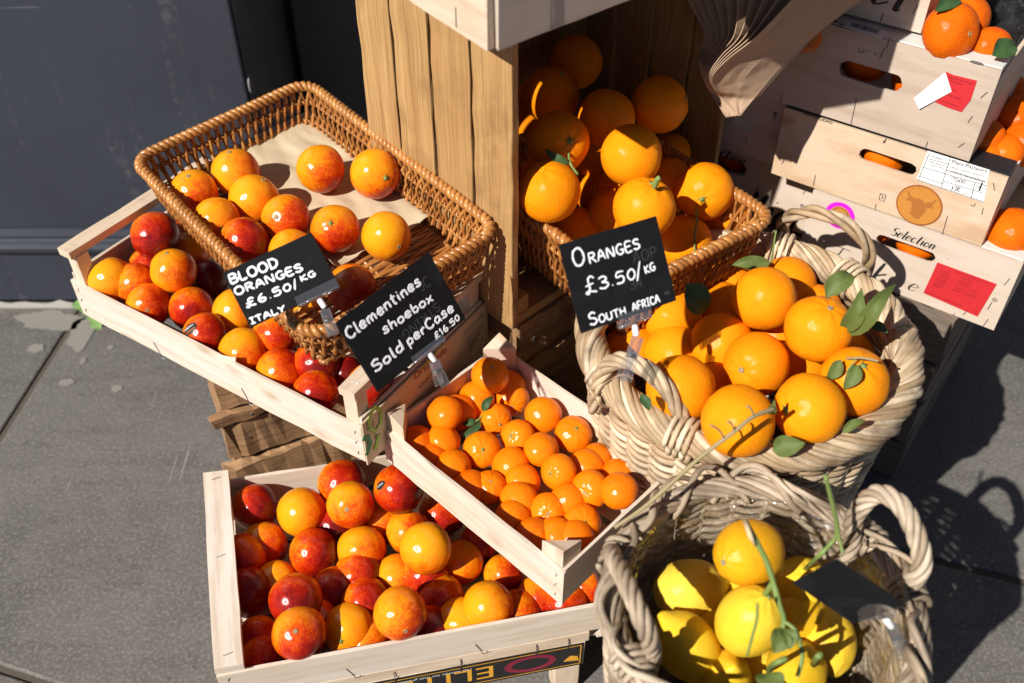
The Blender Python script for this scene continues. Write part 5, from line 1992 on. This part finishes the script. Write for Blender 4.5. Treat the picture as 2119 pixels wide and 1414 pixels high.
GBF = [
 (1582, 618, 133, .5, None, 'orange on top in the middle of the heap'),
 (1693, 681, 141, .55, (.12, -.62, 'scar'), 'large orange with a pale round stem scar, right of the top one'),
 (1493, 712, 133, .5, None, 'shiny orange left of the blemished one'),
 (1565, 755, 137, .38, (-.65, .15, 'scar'), 'dull orange with pale scar and black speck at the centre'),
 (1409, 805, 144, .45, None, 'orange half shaded by the price card, behind the left handle'),
 (1527, 872, 152, .6, None, 'orange crossed by a long bare twig at the front'),
 (1675, 846, 149, .7, (-.85, .0, 'star'), 'big bright orange with twig stalk at its left, front right'),
 (1766, 790, 144, .5, (.0, -.5, 'star'), 'orange with split stalk and leaves on top, at the right rim'),
 (1797, 728, 98, .45, None, 'orange at the right rim behind the leafy stalk one'),
 (1386, 659, 126, .5, None, 'orange under the price card, dappled by its shadow'),
 (1297, 720, 114, .5, None, 'orange behind the clear clip at the left rim'),
 (1649, 559, 112, .42, (-.8, -.3, 'star'), 'orange at the back with a leafy twig'),
 (1618, 588, 100, .42, (.3, -.4, 'star'), 'orange with dry stalk just behind the top one'),
 (1492, 642, 0, .4, None, 'orange half hidden left of the top one'),
 (1652, 765, 0, .4, None, 'orange glimpsed right of the blemished one'),
 (1395, 733, 0, .6, None, 'orange low between the card shadowed ones'),
 (1500, 798, 0, .5, None, 'orange sunk above the twig crossed one'),
 (1510, 598, 0, .3, None, 'shaded orange under leaves at the back left'),
 (1440, 885, 0, .2, None, 'dark orange low at the front left rim'),
 (1690, 757, 0, .35, None, 'dark orange sunk below the scarred large one'),
 (1612, 700, 0, .3, None, 'dark orange deep in the centre gap'),
 (1720, 590, 0, .4, None, 'orange behind the green leaf at the back right'),
]
gbf = place_fruit('orange', GBF, .0425, .46, .36, 'orange', 'orange', 'in willow basket', 'oranges in the round willow basket', seed=11, clamp=round_clamp(GC, GR, GZ, .8, .02))
LBF = [
 (1550, 1143, 138, -.45, (-.75, .1, None), 'scarred golden lemon with brown blemishes, at the back'),
 (1426, 1219, 126, .8, (-.85, .12, None, .3), 'pale lemon split by a shadow band, on the left'),
 (1421, 1338, 132, .45, (.55, .7, 'scar', -.4), 'shaded lemon pointing to the upper left, at the front left'),
 (1550, 1285, 138, .55, (.3, -.75, None), 'round bright lemon in the centre'),
 (1655, 1213, 118, .5, (.25, -.5, None), 'lemon with upright green stalk, behind the blank card'),
 (1710, 1325, 124, .6, (-.1, .8, None), 'knobbly lemon with cut green stalk, right front'),
 (1572, 1398, 122, .6, (.45, -.35, None), 'lemon with leafy stalk at the bottom edge'),
 (1528, 1228, 0, .5, None, 'lemon sunk behind the round bright one'),
 (1648, 1388, 0, .3, None, 'shaded lemon between the two front stalked ones'),
 (1470, 1282, 0, .2, None, 'dark lemon sunk between pale and shaded ones'),
 (1490, 1408, 0, .3, None, 'dark lemon low at the bottom edge'),
 (1655, 1272, 0, .1, None, 'orange tinted lemon glimpsed under the blank card'),
]
lbf = place_fruit('lemon', LBF, .0348, .385, .30, 'lemon', 'lemon', 'in basket', 'lemons in the lined basket', seed=12, zc=.415, clamp=round_clamp(LC, LR, LZ, .8, .02))


def box_fruit(items, where, group, seed, zl, zm):
    return place_fruit('mand', items, .0345, zl, zm, 'mandarin', 'mandarin', where, group, seed=seed)


def inbox(key, items, seed):
    """fruit standing in a box: (a along the front, b back from it, height of centre, tone, stem, label)"""
    root, O, h2, w, h = boxes[key]
    r2 = random.Random(seed)
    for a, b, z, tone, stem, lab in items:
        p = O + BR * a - BN * b + V((0, 0, z))
        o = bpy.data.objects.new('mandarin', FM['mand'][r2.randrange(4)])
        COL.objects.link(o)
        zz = camvec(*stem) if stem else camvec(r2.uniform(-1, 1), r2.uniform(-.3, .8), r2.uniform(-1, -.3))
        x = zz.orthogonal().normalized()
        o.matrix_world = Matrix.Translation(p) @ Matrix((x, zz.cross(x), zz)).transposed().to_4x4() @ Matrix.Scale(.036 * r2.uniform(.96, 1.05), 4)
        o.color = (tone, r2.random(), 0, 1)
        tag(o, lab, 'mandarin', 'mandarins in the stacked boxes')
        if stem:
            c = bpy.data.objects.new('calyx', CAL['star']); COL.objects.link(c); c.parent = o; c.location = (0, 0, .80)
        yield o


def pixfruit(px, py, z, r, tone, stem, lab, seed, kind='mand', group='mandarins in the stacked boxes', name='mandarin'):
    r2 = random.Random(seed)
    p = at(px, py, z)
    o = bpy.data.objects.new(name, FM[kind][r2.randrange(4)])
    COL.objects.link(o)
    zz = camvec(stem[0], stem[1], math.sqrt(max(.05, 1 - stem[0] ** 2 - stem[1] ** 2))) if stem else camvec(r2.uniform(-1, 1), r2.uniform(-.3, .8), r2.uniform(-1, -.3))
    x = zz.orthogonal().normalized()
    o.matrix_world = Matrix.Translation(p) @ Matrix((x, zz.cross(x), zz)).transposed().to_4x4() @ Matrix.Scale(r, 4)
    o.color = (tone, r2.random(), 0, 1)
    tag(o, lab, 'mandarin', group)
    if stem:
        c = bpy.data.objects.new('calyx', CAL['scar']); COL.objects.link(c); c.parent = o; c.location = (0, 0, .80)
    return o, p, r


m1 = pixfruit(1967, 66, .800, .0385, .35, (.45, .35), 'big shiny mandarin on top of the torn label box', 21)
pixfruit(2000, 34, .795, .034, .3, None, 'mandarin behind the big shiny one, by the black bag', 22)
m3 = pixfruit(2046, 104, .775, .031, .2, (.1, .6), 'mandarin with round green leaf at the box corner', 23)
pixfruit(2010, 112, .765, .030, .25, None, 'mandarin squeezed between the shiny one and the leafy one', 24)
pixfruit(2104, 245, .640, .037, .15, None, 'large dark shaded mandarin at the right edge, under the torn label box', 25)
pixfruit(2081, 190, .650, .030, .15, None, 'shaded mandarin above the large dark one', 26)
pixfruit(2034, 285, .635, .030, .3, None, 'mandarin in shade right beside the torn label box corner', 27)
pixfruit(2074, 318, .620, .030, .4, None, 'mandarin lit at its lower side above the taped edge', 28)
pixfruit(2045, 330, .612, .030, .45, None, 'mandarin just behind the black taped edge', 29)
pixfruit(2112, 300, .625, .032, .25, None, 'shaded mandarin at the picture edge below the large dark one', 32)
pixfruit(2092, 478, .528, .036, .4, None, 'mandarin half lit on the lowest box, right of the knotty box', 30)
pixfruit(2135, 500, .515, .034, .4, None, 'mandarin at the far right end of the lowest box', 31)
list(inbox('D', [(.098, .048, .082, .5, None, 'mandarin seen through the left of the lowest box handle slot'), (.166, .046, .078, .5, None, 'mandarin seen through the right of the lowest box handle slot')], 1))
list(inbox('C', [(.152, .046, .070, .6, None, 'mandarin filling the handle slot of the knotty plywood box')], 2))
list(inbox('B', [(.128, .062, .075, .15, None, 'dark mandarin inside the shaded handle slot of the torn label box, left'), (.205, .060, .066, .2, None, 'mandarin at the right end of the torn label box handle slot')], 3))
list(inbox('E', [(.13, .05, .075, .1, None, 'dark mandarin in the slot of the box behind the wicker tray')], 4))


# ---------------------------------------------------------------- leaves and stalks
def rel(o):
    inv = o.matrix_basis.inverted()
    return lambda p: inv @ p


def leaf_obj(p0, p1, width, parent=None, label=None, mat='leaf', upv=None, curl=.15, fold=.3, name='leaf'):
    up_ = upv or (cam0 - p0).normalized()
    if parent:
        mb = MB(rel(parent))
        leaf_into(mb, p0, p1, width, up_, curl, fold)
        return mb.build(name, M[mat], parent, smooth=True)
    mb = MB(to(p0))
    leaf_into(mb, p0, p1, width, up_, curl, fold)
    o = mb.build(name, M[mat], None, smooth=True, loc=p0)
    return tag(o, label, 'leaf', 'loose citrus leaves')


def stalk_obj(pts, r, parent=None, label=None, mat='stem', name='stalk', cat='twig'):
    T_ = rel(parent) if parent else to(V(pts[0]))
    mb = MB(T_)
    pp = spline(pts, 5)
    k = 1
    mb.tube(pp, [r * k * (1 + .25 * mnoise.noise(p * 90)) for p in pp], 7)
    o = mb.build(name, M[mat], parent, smooth=True, loc=None if parent else pts[0])
    if label: tag(o, label, cat)
    return o


def obit(lst, k):
    return lst[k]


# big basket
o8, p8, r8, _ = gbf[7]
tp = lambda k, px, py, dt=0: cam0 + ray(px, py) * (((gbf[k][1] - cam0).length - gbf[k][2] * .9 - dt) / ray(px, py).length)
stalk_obj([tp(7, 1752, 742), tp(7, 1785, 741, .012), tp(7, 1818, 748, .012)], .0016, o8, mat='twig')
stalk_obj([tp(7, 1772, 742, .008), tp(7, 1752, 770, .006)], .0010, o8)
leaf_obj(tp(7, 1742, 745, .008), tp(7, 1712, 786, .0), .009, o8, mat='leaf')
leaf_obj(tp(7, 1775, 755, .006), tp(7, 1748, 808, .004), .010, o8, mat='leaf')
o12 = gbf[11][0]
stalk_obj([tp(11, 1596, 545), tp(11, 1600, 515, .01), tp(11, 1606, 478, .02)], .0014, o12)
leaf_obj(tp(11, 1592, 540, .006), tp(11, 1515, 552, .012), .012, o12, mat='leaf', curl=.1)
leaf_obj(tp(12, 1648, 562, .012), tp(12, 1672, 566, .0), .006, gbf[12][0], mat='leaf')
stalk_obj([tp(12, 1630, 572), tp(12, 1637, 560, .008), tp(12, 1650, 566, .008)], .002, gbf[12][0], mat='twig')
leaf_obj(dp(1712, 620, 1.235), dp(1754, 563, 1.25), .015, None, 'upright green leaf standing behind the scarred large orange', 'leaf', curl=.22)
leaf_obj(dp(1752, 690, 1.22), dp(1782, 596, 1.20), .013, None, 'large grey green leaf, left lobe, on the inner back rim', 'leaf', curl=.2)
leaf_obj(dp(1752, 690, 1.22), dp(1860, 594, 1.20), .012, None, 'large green leaf with curled tip pointing right over the rim', 'leaf', curl=.25)
leaf_obj(dp(1600, 935, 1.14), dp(1665, 914, 1.13), .014, None, 'green leaf flat below the front oranges, at the rim', 'leaf', curl=.05)
leaf_obj(dp(1600, 855, 1.13), dp(1603, 825, 1.11), .006, None, 'tiny green leaf at the start of the long bare twig', 'leaf')
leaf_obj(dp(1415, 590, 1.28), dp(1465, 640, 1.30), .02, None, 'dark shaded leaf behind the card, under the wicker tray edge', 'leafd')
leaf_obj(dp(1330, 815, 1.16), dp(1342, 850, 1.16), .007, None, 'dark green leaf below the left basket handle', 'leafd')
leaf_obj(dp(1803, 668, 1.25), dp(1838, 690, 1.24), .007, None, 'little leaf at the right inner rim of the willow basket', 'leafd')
leaf_obj(dp(1742, 895, 1.15), dp(1790, 868, 1.15), .006, None, 'small leaf scrap at the front right rim of the willow basket', 'leaf')
tw = [dp(1602, 846, 1.085), dp(1560, 862, 1.07), dp(1520, 893, 1.065), dp(1450, 946, 1.075), dp(1390, 1000, 1.08), dp(1330, 1052, 1.085), dp(1272, 1092, 1.09)]
t0 = thing('twig', 'long bare twig lying across willow basket rim down to the small box', 'twig', tw[0])
mb = MB(to(tw[0])); pp = spline(tw, 6); mb.tube(pp, [.0024 * (1 + .3 * mnoise.noise(p * 60)) for p in pp], 7); mb.build('main_stalk', M['twig'], t0, smooth=True)
for a, b in ((tw[2], dp(1505, 872, 1.05)), (tw[1], dp(1545, 840, 1.06)), (dp(1500, 908, 1.067), dp(1470, 880, 1.05))):
    mb = MB(to(tw[0])); mb.tube(spline([a, a.lerp(b, .5) + V((0, 0, .004)), b], 4), .0012, 6); mb.build('side_shoot', M['twig'], t0, smooth=True)
# upright crate
tw_ = lambda k, px, py, dt=0: cam0 + ray(px, py) * (((wcf[k][1] - cam0).length - wcf[k][2] * .9 - dt) / ray(px, py).length)
o7 = wcf[6][0]
stalk_obj([tw_(6, 1177, 318), tw_(6, 1180, 338, .012), tw_(6, 1196, 362, .012)], .0018, o7, mat='stem')
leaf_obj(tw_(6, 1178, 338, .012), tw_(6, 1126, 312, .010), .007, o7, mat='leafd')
o13 = wcf[12][0]
stalk_obj([tw_(12, 1440, 432, .002), tw_(12, 1442, 455, .010), tw_(12, 1437, 490, .012), tw_(12, 1438, 520, .010)], .0014, o13, mat='stem')
stalk_obj([tw_(11, 1354, 388, .0), tw_(11, 1360, 372, .008), tw_(11, 1366, 368, .010)], .0034, wcf[11][0], mat='stem')
# clementine
tk = lambda k, px, py, dt=0: cam0 + ray(px, py) * (((kcf[k][1] - cam0).length - kcf[k][2] * .9 - dt) / ray(px, py).length)
ok_ = kcf[2][0]
stalk_obj([tk(2, 996, 838), tk(2, 1000, 858, .008), tk(2, 985, 872, .012)], .0013, ok_)
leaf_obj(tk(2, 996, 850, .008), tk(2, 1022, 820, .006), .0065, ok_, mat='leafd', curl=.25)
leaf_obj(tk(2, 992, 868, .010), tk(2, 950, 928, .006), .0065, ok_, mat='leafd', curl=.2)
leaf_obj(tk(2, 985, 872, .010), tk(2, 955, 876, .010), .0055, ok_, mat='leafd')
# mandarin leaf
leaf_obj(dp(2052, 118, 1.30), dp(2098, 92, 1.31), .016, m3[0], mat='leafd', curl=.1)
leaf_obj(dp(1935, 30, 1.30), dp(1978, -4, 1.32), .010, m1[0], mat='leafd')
# lemons
tl = lambda k, px, py, dt=0: cam0 + ray(px, py) * (((lbf[k][1] - cam0).length - lbf[k][2] * .9 - dt) / ray(px, py).length)
ol = lbf[3][0]
stalk_obj([tl(3, 1583, 1230, .0), tl(3, 1592, 1218, .012), tl(3, 1600, 1205, .02)], .0034, ol)
sp_ = [dp(1542, 1078, .985), dp(1560, 1112, .98), dp(1585, 1160, .985), dp(1600, 1205, .99), dp(1612, 1250, .99), dp(1622, 1285, .995), dp(1610, 1330, 1.0)]
t1 = thing('twig', 'forked green lemon twig with a broken pale end, across the lemons', 'twig', sp_[0])
mb = MB(to(sp_[0])); pp = spline(sp_, 6); mb.tube(pp, [.0030 * (1 + .25 * mnoise.noise(p * 70)) for p in pp], 8); mb.build('main_stalk', M['stem'], t1, smooth=True)
mb = MB(to(sp_[0])); mb.tube([sp_[0], dp(1552, 1108, .97), dp(1563, 1130, .975)], [.003, .0028, .001], 7); mb.build('broken_end', M['drystem'], t1, smooth=True)
for a, b, nm in ((dp(1622, 1285, .995), dp(1655, 1330, .99), 'side_shoot'), (dp(1655, 1330, .99), dp(1650, 1400, .98), 'side_shoot')):
    mb = MB(to(sp_[0])); mb.tube(spline([a, a.lerp(b, .5) + V((.003, 0, .003)), b], 4), .0022, 7); mb.build(nm, M['stem'], t1, smooth=True)
leaf_into_l = [(dp(1618, 1300, .995), dp(1600, 1352, .99), .012), (dp(1625, 1300, .995), dp(1632, 1345, .985), .010)]
for a, b, w_ in leaf_into_l:
    mb = MB(to(sp_[0])); leaf_into(mb, a, b, w_, (0, -.5, 1), .15, .3); mb.build('leaf', M['leaf'], t1, smooth=True)
ol = lbf[4][0]
st_ = [tl(4, 1665, 1178), dp(1690, 1155, 1.03), dp(1722, 1122, 1.02), dp(1733, 1098, 1.01), dp(1722, 1040, .985), dp(1708, 985, .96)]
stalk_obj(st_, .0024, ol)
stalk_obj([dp(1733, 1098, 1.01), dp(1738, 1120, 1.0), dp(1744, 1145, .995)], .0020, ol)
stalk_obj([tl(5, 1680, 1380), dp(1690, 1362, .975), dp(1697, 1355, .965)], .0034, lbf[5][0])
stalk_obj([dp(1546, 1358, .965), dp(1556, 1320, .955), dp(1566, 1282, .945), dp(1567, 1250, .94)], .0016, None, 'thin upright green twig in front of the round lemon', 'stem', 'twig')
ol = lbf[6][0]
stalk_obj([tl(6, 1590, 1388), dp(1600, 1375, .955), dp(1628, 1362, .94)], .0030, ol)
leaf_obj(dp(1590, 1392, .955), dp(1600, 1440, .94), .015, ol, mat='leaf')

# stickers on fruit
def fruit_sticker(rec, sx, sy, rr, body, name='sticker'):
    o, p, r, _ = rec
    d = camvec(sx, sy, math.sqrt(1 - sx * sx - sy * sy))
    rt_ = (camvec(1, -.55, 0) - d * camvec(1, -.55, 0).dot(d)).normalized()
    u_ = d.cross(rt_)
    mb = MB(rel(o))
    n = 24
    def sph(a, b, k=1.03):
        q = (d * r + rt_ * a + u_ * b).normalized()
        return p + q * r * k
    vs_ = [sph(0, 0)] + [sph(rr * .5 * math.cos(2 * math.pi * k / n), rr * .32 * math.sin(2 * math.pi * k / n)) for k in range(n)] + [sph(rr * math.cos(2 * math.pi * k / n), rr * .62 * math.sin(2 * math.pi * k / n), 1.025) for k in range(n)]
    fs = [(0, 1 + k, 1 + (k + 1) % n) for k in range(n)] + [(1 + k, 1 + n + k, 1 + n + (k + 1) % n, 1 + (k + 1) % n) for k in range(n)]
    mb.add(vs_, fs)
    s = mb.build(name, M['tapeblack'], o, smooth=True)
    mb = MB()
    inv = o.matrix_basis.inverted()
    for (b_, yy, mi) in body:
        g0, f0 = glyph_mesh(b_)
        x0, x1 = min(v[0] for v in g0), max(v[0] for v in g0)
        k = rr * 1.35 / (x1 - x0)
        mb.add([inv @ sph((v[0] - (x0 + x1) / 2) * k, (v[1] - .35) * min(k, .005) + yy * rr, 1.036) for v in g0], f0, None, mi)
    t = mb.build('lettering', [M['white'], M['orangep']], s)
    t.matrix_parent_inverse = Matrix.Identity(4)
    return s


fruit_sticker(ucf[8], -.46, -.22, .0125, [('RIBERA', .22, 0), ('Citrus', -.22, 1)])
fruit_sticker(bcf[2], -.62, -.25, .0085, [('CITRUS', 0, 0)])
mb = MB(to(dp(470, 747, 1.40)))                                     # torn wood chip on the crate's edge
c0 = dp(470, 747, 1.39)
mb = MB(to(c0)); mb.board(c0 + V((-.012, .004, 0)), c0 + V((.014, -.006, .004)), (0, .6, 1), .013, .002, 3, .0012)
o = mb.build('wood_chip', M['pine'], None, loc=c0)
tag(o, 'torn chip of pale wood caught on the upper crate edge', 'wood chip')

# ---------------------------------------------------------------- price cards
def best_plane(px4, tc):
    """the plane through the card's middle on which the traced outline is closest to a rectangle"""
    c = (sum(p[0] for p in px4) / 4, sum(p[1] for p in px4) / 4)
    P0 = dp(c[0], c[1], tc)
    view = (cam0 - P0).normalized()
    best = None
    a_ = view.orthogonal().normalized(); b_ = view.cross(a_)
    for i in range(-22, 23):
        for j in range(-22, 23):
            n = (view + a_ * (i * .05) + b_ * (j * .05)).normalized()
            Q = [hit(p[0], p[1], P0, n) for p in px4]
            e = [(Q[(k + 1) % 4] - Q[k]) for k in range(4)]
            cost = sum((e[k].normalized().dot(e[(k + 1) % 4].normalized())) ** 2 for k in range(4))
            cost += (e[0].length / e[2].length - 1) ** 2 + (e[1].length / e[3].length - 1) ** 2
            cost += .03 * (1 - n.dot(view))
            if best is None or cost < best[0]: best = (cost, n, Q)
    return P0, best[1], best[2]


def price_card(label, px4, tc, texts, holder, cyl, body, name='price_card', ghost=(), hround=False, clipdt=0.0):
    P0, n, Q = best_plane(px4, tc)
    root = thing(name, label, 'price card', P0, 'black price cards on clear clips')
    mb = MB(to(P0))
    back = [q - n * .0012 for q in Q]
    order = (3, 2, 1, 0)
    mb.add(Q + back, [order, (4, 5, 6, 7)] + [(i, (i + 1) % 4, 4 + (i + 1) % 4, 4 + i) for i in range(4)])
    mb.build('card', M['card'], root, bevel=.0003)
    fn = lambda px, py: hit(px, py, P0, n)

    def vsc(A, u_):
        def pj(p):
            dep = p.y * CS + (HC - p.z) * SN
            return V((F * p.x / dep, -F * (p.y * SN - (HC - p.z) * CS) / dep, 0))
        return .01 / (pj(A + u_ * .01) - pj(A)).length
    if texts:
        mb = MB(to(P0))
        for (s, a, b, hp, rp) in texts:
            A, d, Ln = line_on(fn, a, b)
            u_ = n.cross(d)
            k = vsc(A, u_)
            strokes(mb, s, A, d, u_, n, Ln, (hp * .97 - 1.6 * rp) * k, rp * tc / F * .86, 0.02)
        mb.build('writing', M['chalk'], root, smooth=True)
    if ghost:
        mb = MB(to(P0))
        for (s, a, b, hp, rp) in ghost:
            A, d, Ln = line_on(fn, a, b)
            strokes(mb, s, A, d, n.cross(d), n, Ln, hp * vsc(A, n.cross(d)), rp * tc / F, 0.02, lift=.0002)
        mb.build('wiped_writing', M['ghost'], root, smooth=True)
    H4 = [fn(*p) - P0 for p in holder]
    mb = MB()
    for off in (.0022, -.0034):
        f = [h + n * off for h in H4]
        if hround:
            c = (f[0] + f[1] + f[2] + f[3]) / 4
            ea, eb = (f[1] - f[0]) / 2, (f[0] - f[3]) / 2
            f = [c + ea * math.cos(2 * math.pi * k / 24) + eb * math.sin(2 * math.pi * k / 24) for k in range(24)]
        b_ = [q - n * .0012 for q in f]
        m = len(f)
        mb.add(f + b_, [tuple(range(m - 1, -1, -1)), tuple(range(m, 2 * m))] + [(i, (i + 1) % m, m + (i + 1) % m, m + i) for i in range(m)])
    mb.build('clear_holder', M['clear'], root)
    e0, e1_ = (H4[3] + H4[2]) / 2 + (H4[2] - H4[3]) * .5, (H4[3] + H4[2]) / 2 - (H4[2] - H4[3]) * .5
    mb = MB(); mb.tube([e0 + n * -.0006, e1_ + n * -.0006], .0022, 8); mb.build('holder_spine', M['clear'], root, smooth=True)
    c0_, c1_ = fn(*cyl[0]) - P0 - n * .001, fn(*cyl[1]) - P0 - n * .001
    mb = MB(); mb.tube([c0_, c0_.lerp(c1_, .15), c0_.lerp(c1_, .85), c1_], [.0026, .0036, .0038, .0030], 14); mb.build('swivel', M['whiteplastic'], root, smooth=True)
    B = [fn(*p) - P0 - n * (.002 + clipdt * k) for k, p in enumerate(body)]
    d = (B[-1] - B[0]).normalized()
    side = n.cross(d).normalized()
    clip = MB()
    L = (B[-1] - B[0]).length
    for s, sp2 in ((1, .10), (-1, -.16)):
        a = B[0] + n * .003 * s
        m_ = B[0].lerp(B[-1], .45) + n * .0035 * s
        b = B[-1] + n * (.007 * s)
        clip.board(a, m_, side, .011, .0022, 2, 0)
        clip.board(m_, b, side, .013, .0022, 2, 0)
    for q in (-1, 1):
        clip.board(B[0] + side * .0055 * q, B[0].lerp(B[-1], .5) + side * .0055 * q, n, .007, .0016, 2, 0)
    clip.build('clip', M['clear'], root, bevel=.0006)
    mb = MB()
    mm = B[0].lerp(B[-1], .42)
    mb.tube([mm - side * .0045, mm + side * .0045], .0028, 10); mb.build('spring', M['staple'], root, smooth=True)
    return root


price_card('small black price card lettered BLOOD ORANGES, clipped to the paper lined tray', [(460, 565), (644, 481), (702, 590), (519, 679)], 1.17,
           [('BLOOD', (478, 588), (578, 551), 25, 3.3), ('ORANGES', (489, 612), (628, 560), 21, 3.0), ('\u00a36.50/', (512, 638), (619, 594), 22, 2.9), ('KG', (624, 583), (655, 570), 16, 2.6), ('ITALY', (521, 671), (592, 643), 17, 2.8)],
           [(609, 616), (693, 576), (702, 594), (617, 634)], ((660, 619), (673, 637)), ((672, 640), (680, 664), (690, 694)))
price_card('large black price card lettered Clementines, standing behind the small clementine box', [(694, 669), (887, 521), (964, 659), (782, 813)], 1.20,
           [('Clementines', (722, 703), (872, 588), 29, 3.3), ('shoebox', (796, 692), (897, 621), 26, 3.1), ('Sold', (777, 771), (838, 722), 28, 3.4), ('perCase', (846, 716), (940, 642), 26, 3.2), ('\u00a316.50', (903, 704), (952, 660), 17, 2.4)],
           [(849, 740), (914, 692), (921, 703), (857, 753)], ((888, 731), (902, 748)), ((900, 748), (915, 770), (918, 798)),
           ghost=[('STRING', (905, 625), (830, 690), 17, 1.5), ('JC', (874, 604), (893, 590), 22, 1.6)])
price_card('black price card lettered ORANGES South Africa, clipped to the willow basket handle', [(1156, 507), (1358, 447), (1400, 622), (1202, 691)], 1.10,
           [('O', (1188, 553), (1213, 546), 42, 3.0), ('RANGES', (1220, 546), (1325, 514), 26, 2.7), ('\u00a3', (1214, 612), (1238, 604), 40, 2.6), ('3.50', (1242, 600), (1317, 577), 30, 2.7), ('/', (1317, 578), (1332, 574), 36, 2.6), ('KG', (1336, 567), (1357, 558), 20, 2.5),
            ('S', (1222, 675), (1238, 669), 30, 2.8), ('OUTH', (1241, 668), (1296, 650), 20, 2.5), ('AFRICA', (1310, 645), (1366, 625), 20, 2.4)],
           [(1277, 652), (1345, 632), (1348, 655), (1281, 680)], ((1314, 672), (1318, 696)), ((1322, 698), (1306, 738), (1298, 790)),
           ghost=[('AOP', (1312, 545), (1360, 532), 22, 1.3), ('34', (1306, 600), (1330, 592), 20, 1.2), ('*', (1376, 616), (1388, 612), 18, 1.4)], clipdt=.004)
price_card('blank back of a dark price card, tilted over the lemons', [(1640, 1207), (1731, 1157), (1874, 1252), (1766, 1292)], .965, [],
           [(1772, 1252), (1848, 1246), (1852, 1276), (1776, 1282)], ((1832, 1282), (1846, 1300)), ((1846, 1300), (1862, 1322), (1872, 1352)), hround=True)

# ---------------------------------------------------------------- hanging paper bags
front_px = [(1527, 239), (1496, 204), (1483, 189), (1473, 170), (1478, 150), (1510, 118), (1566, 74), (1637, 0), (1720, -85), (1790, -160)]
rear_px = [(1499, 239), (1472, 196), (1460, 176), (1452, 155), (1446, 130), (1449, 100), (1456, 68), (1420, -5), (1376, -85), (1340, -150)]
right_px = [(1531, 240), (1555, 210), (1568, 194), (1582, 177), (1602, 153), (1634, 118), (1676, 74), (1752, 14), (1880, -75), (2000, -150)]
nb_ = 10
for i in range(nb_):
    f = i / (nb_ - 1)
    fan = [0, .05, .08, .1, .14, .26, .45, .75, 1, 1]
    g_ = f ** 1.0
    Lp, Rp = [], []
    for k in range(10):
        a, b = V(rear_px[k] + (0,)), V(front_px[k] + (0,))
        w = f ** (.55 + .9 * fan[k])
        q = a.lerp(b, min(1, w))
        tt = 1.34 - .020 * max(0, k - 1) + (.0035 + .0080 * min(1, fan[k] * 4)) * (nb_ - 1 - i)
        Lp.append(dp(q.x, q.y, tt))
        rx = right_px[k][0] + (5 if i == nb_ - 2 else 9 if i == nb_ - 3 else 0) - (28 * (1 - f) if k < 2 else 0)
        Rp.append(dp(rx, right_px[k][1] + .4 * (nb_ - i), 1.34 - .006 * k + .0036 * (nb_ - 1 - i)))
    Ls, Rs = spline(Lp, 5), spline(Rp, 5)
    m = len(Ls)
    mb = MB(to(Ls[0]))
    nx = 14
    pts, uvs_ = [], []
    for j in range(m):
        for k in range(nx + 1):
            u = (0, .008, .018, .03, .045, .065, .09, .13, .2, .3, .42, .56, .7, .86, 1)[k]
            p = Ls[j].lerp(Rs[j], u)
            nn = (cam0 - p).normalized()
            belly = .010 * math.sin(math.pi * u) * (.3 + .7 * j / m) * (1 if i > 6 else .4)
            crease = .0022 * mnoise.noise(V((u * 6, j * .25, i * 3.0)))
            cl = -.007 * max(0, 1 - u / .10) * min(1, .3 + j / m * 1.6)
            pts.append(p - nn * cl + nn * (belly * (.5 + .5 * f) - belly * .4 + crease * math.sin(math.pi * u)))
    fs = [(j * (nx + 1) + k, (j + 1) * (nx + 1) + k, (j + 1) * (nx + 1) + k + 1, j * (nx + 1) + k + 1) for j in range(m - 1) for k in range(nx)]
    mb.add(pts, fs)
    o = mb.build('paper_bag', M['paperbag'], None, smooth=False, loc=Ls[0])
    so = o.modifiers.new('thick', 'SOLIDIFY'); so.thickness = .0011
    if i == nb_ - 1: lab_ = 'outermost brown paper bag, broad face towards the boxes'
    elif i == 0: lab_ = 'rearmost brown paper bag, nearest the upright crate'
    else: lab_ = 'brown paper bag layered inside the hanging bundle'
    tag(o, lab_, 'paper bag', 'brown paper bags hanging in a bundle')

# black plastic bag behind the top boxes
c0 = dp(2092, 38, 1.66)
vs_, fs = [], []
nu, nv = 70, 40
for j in range(nv + 1):
    th = math.pi * j / nv
    for i in range(nu):
        ph = 2 * math.pi * i / nu
        d = V((math.sin(th) * math.cos(ph), math.sin(th) * math.sin(ph), math.cos(th)))
        r = .12 * (1 + .18 * mnoise.noise(d * 2.2) + .16 * abs(mnoise.noise(d * 5 + V((3, 1, 2)))) + .10 * abs(mnoise.noise(d * 11)) + .05 * mnoise.noise(d * 22))
        vs_.append(d * r)
for j in range(nv):
    for i in range(nu):
        fs.append((j * nu + i, (j + 1) * nu + i, (j + 1) * nu + (i + 1) % nu, j * nu + (i + 1) % nu))
mb = MB(); mb.add(vs_, fs)
o = mb.build('plastic_bag', M['bag'], None, smooth=True, loc=c0)
tag(o, 'crumpled black plastic bag behind the top mandarin box', 'plastic bag')
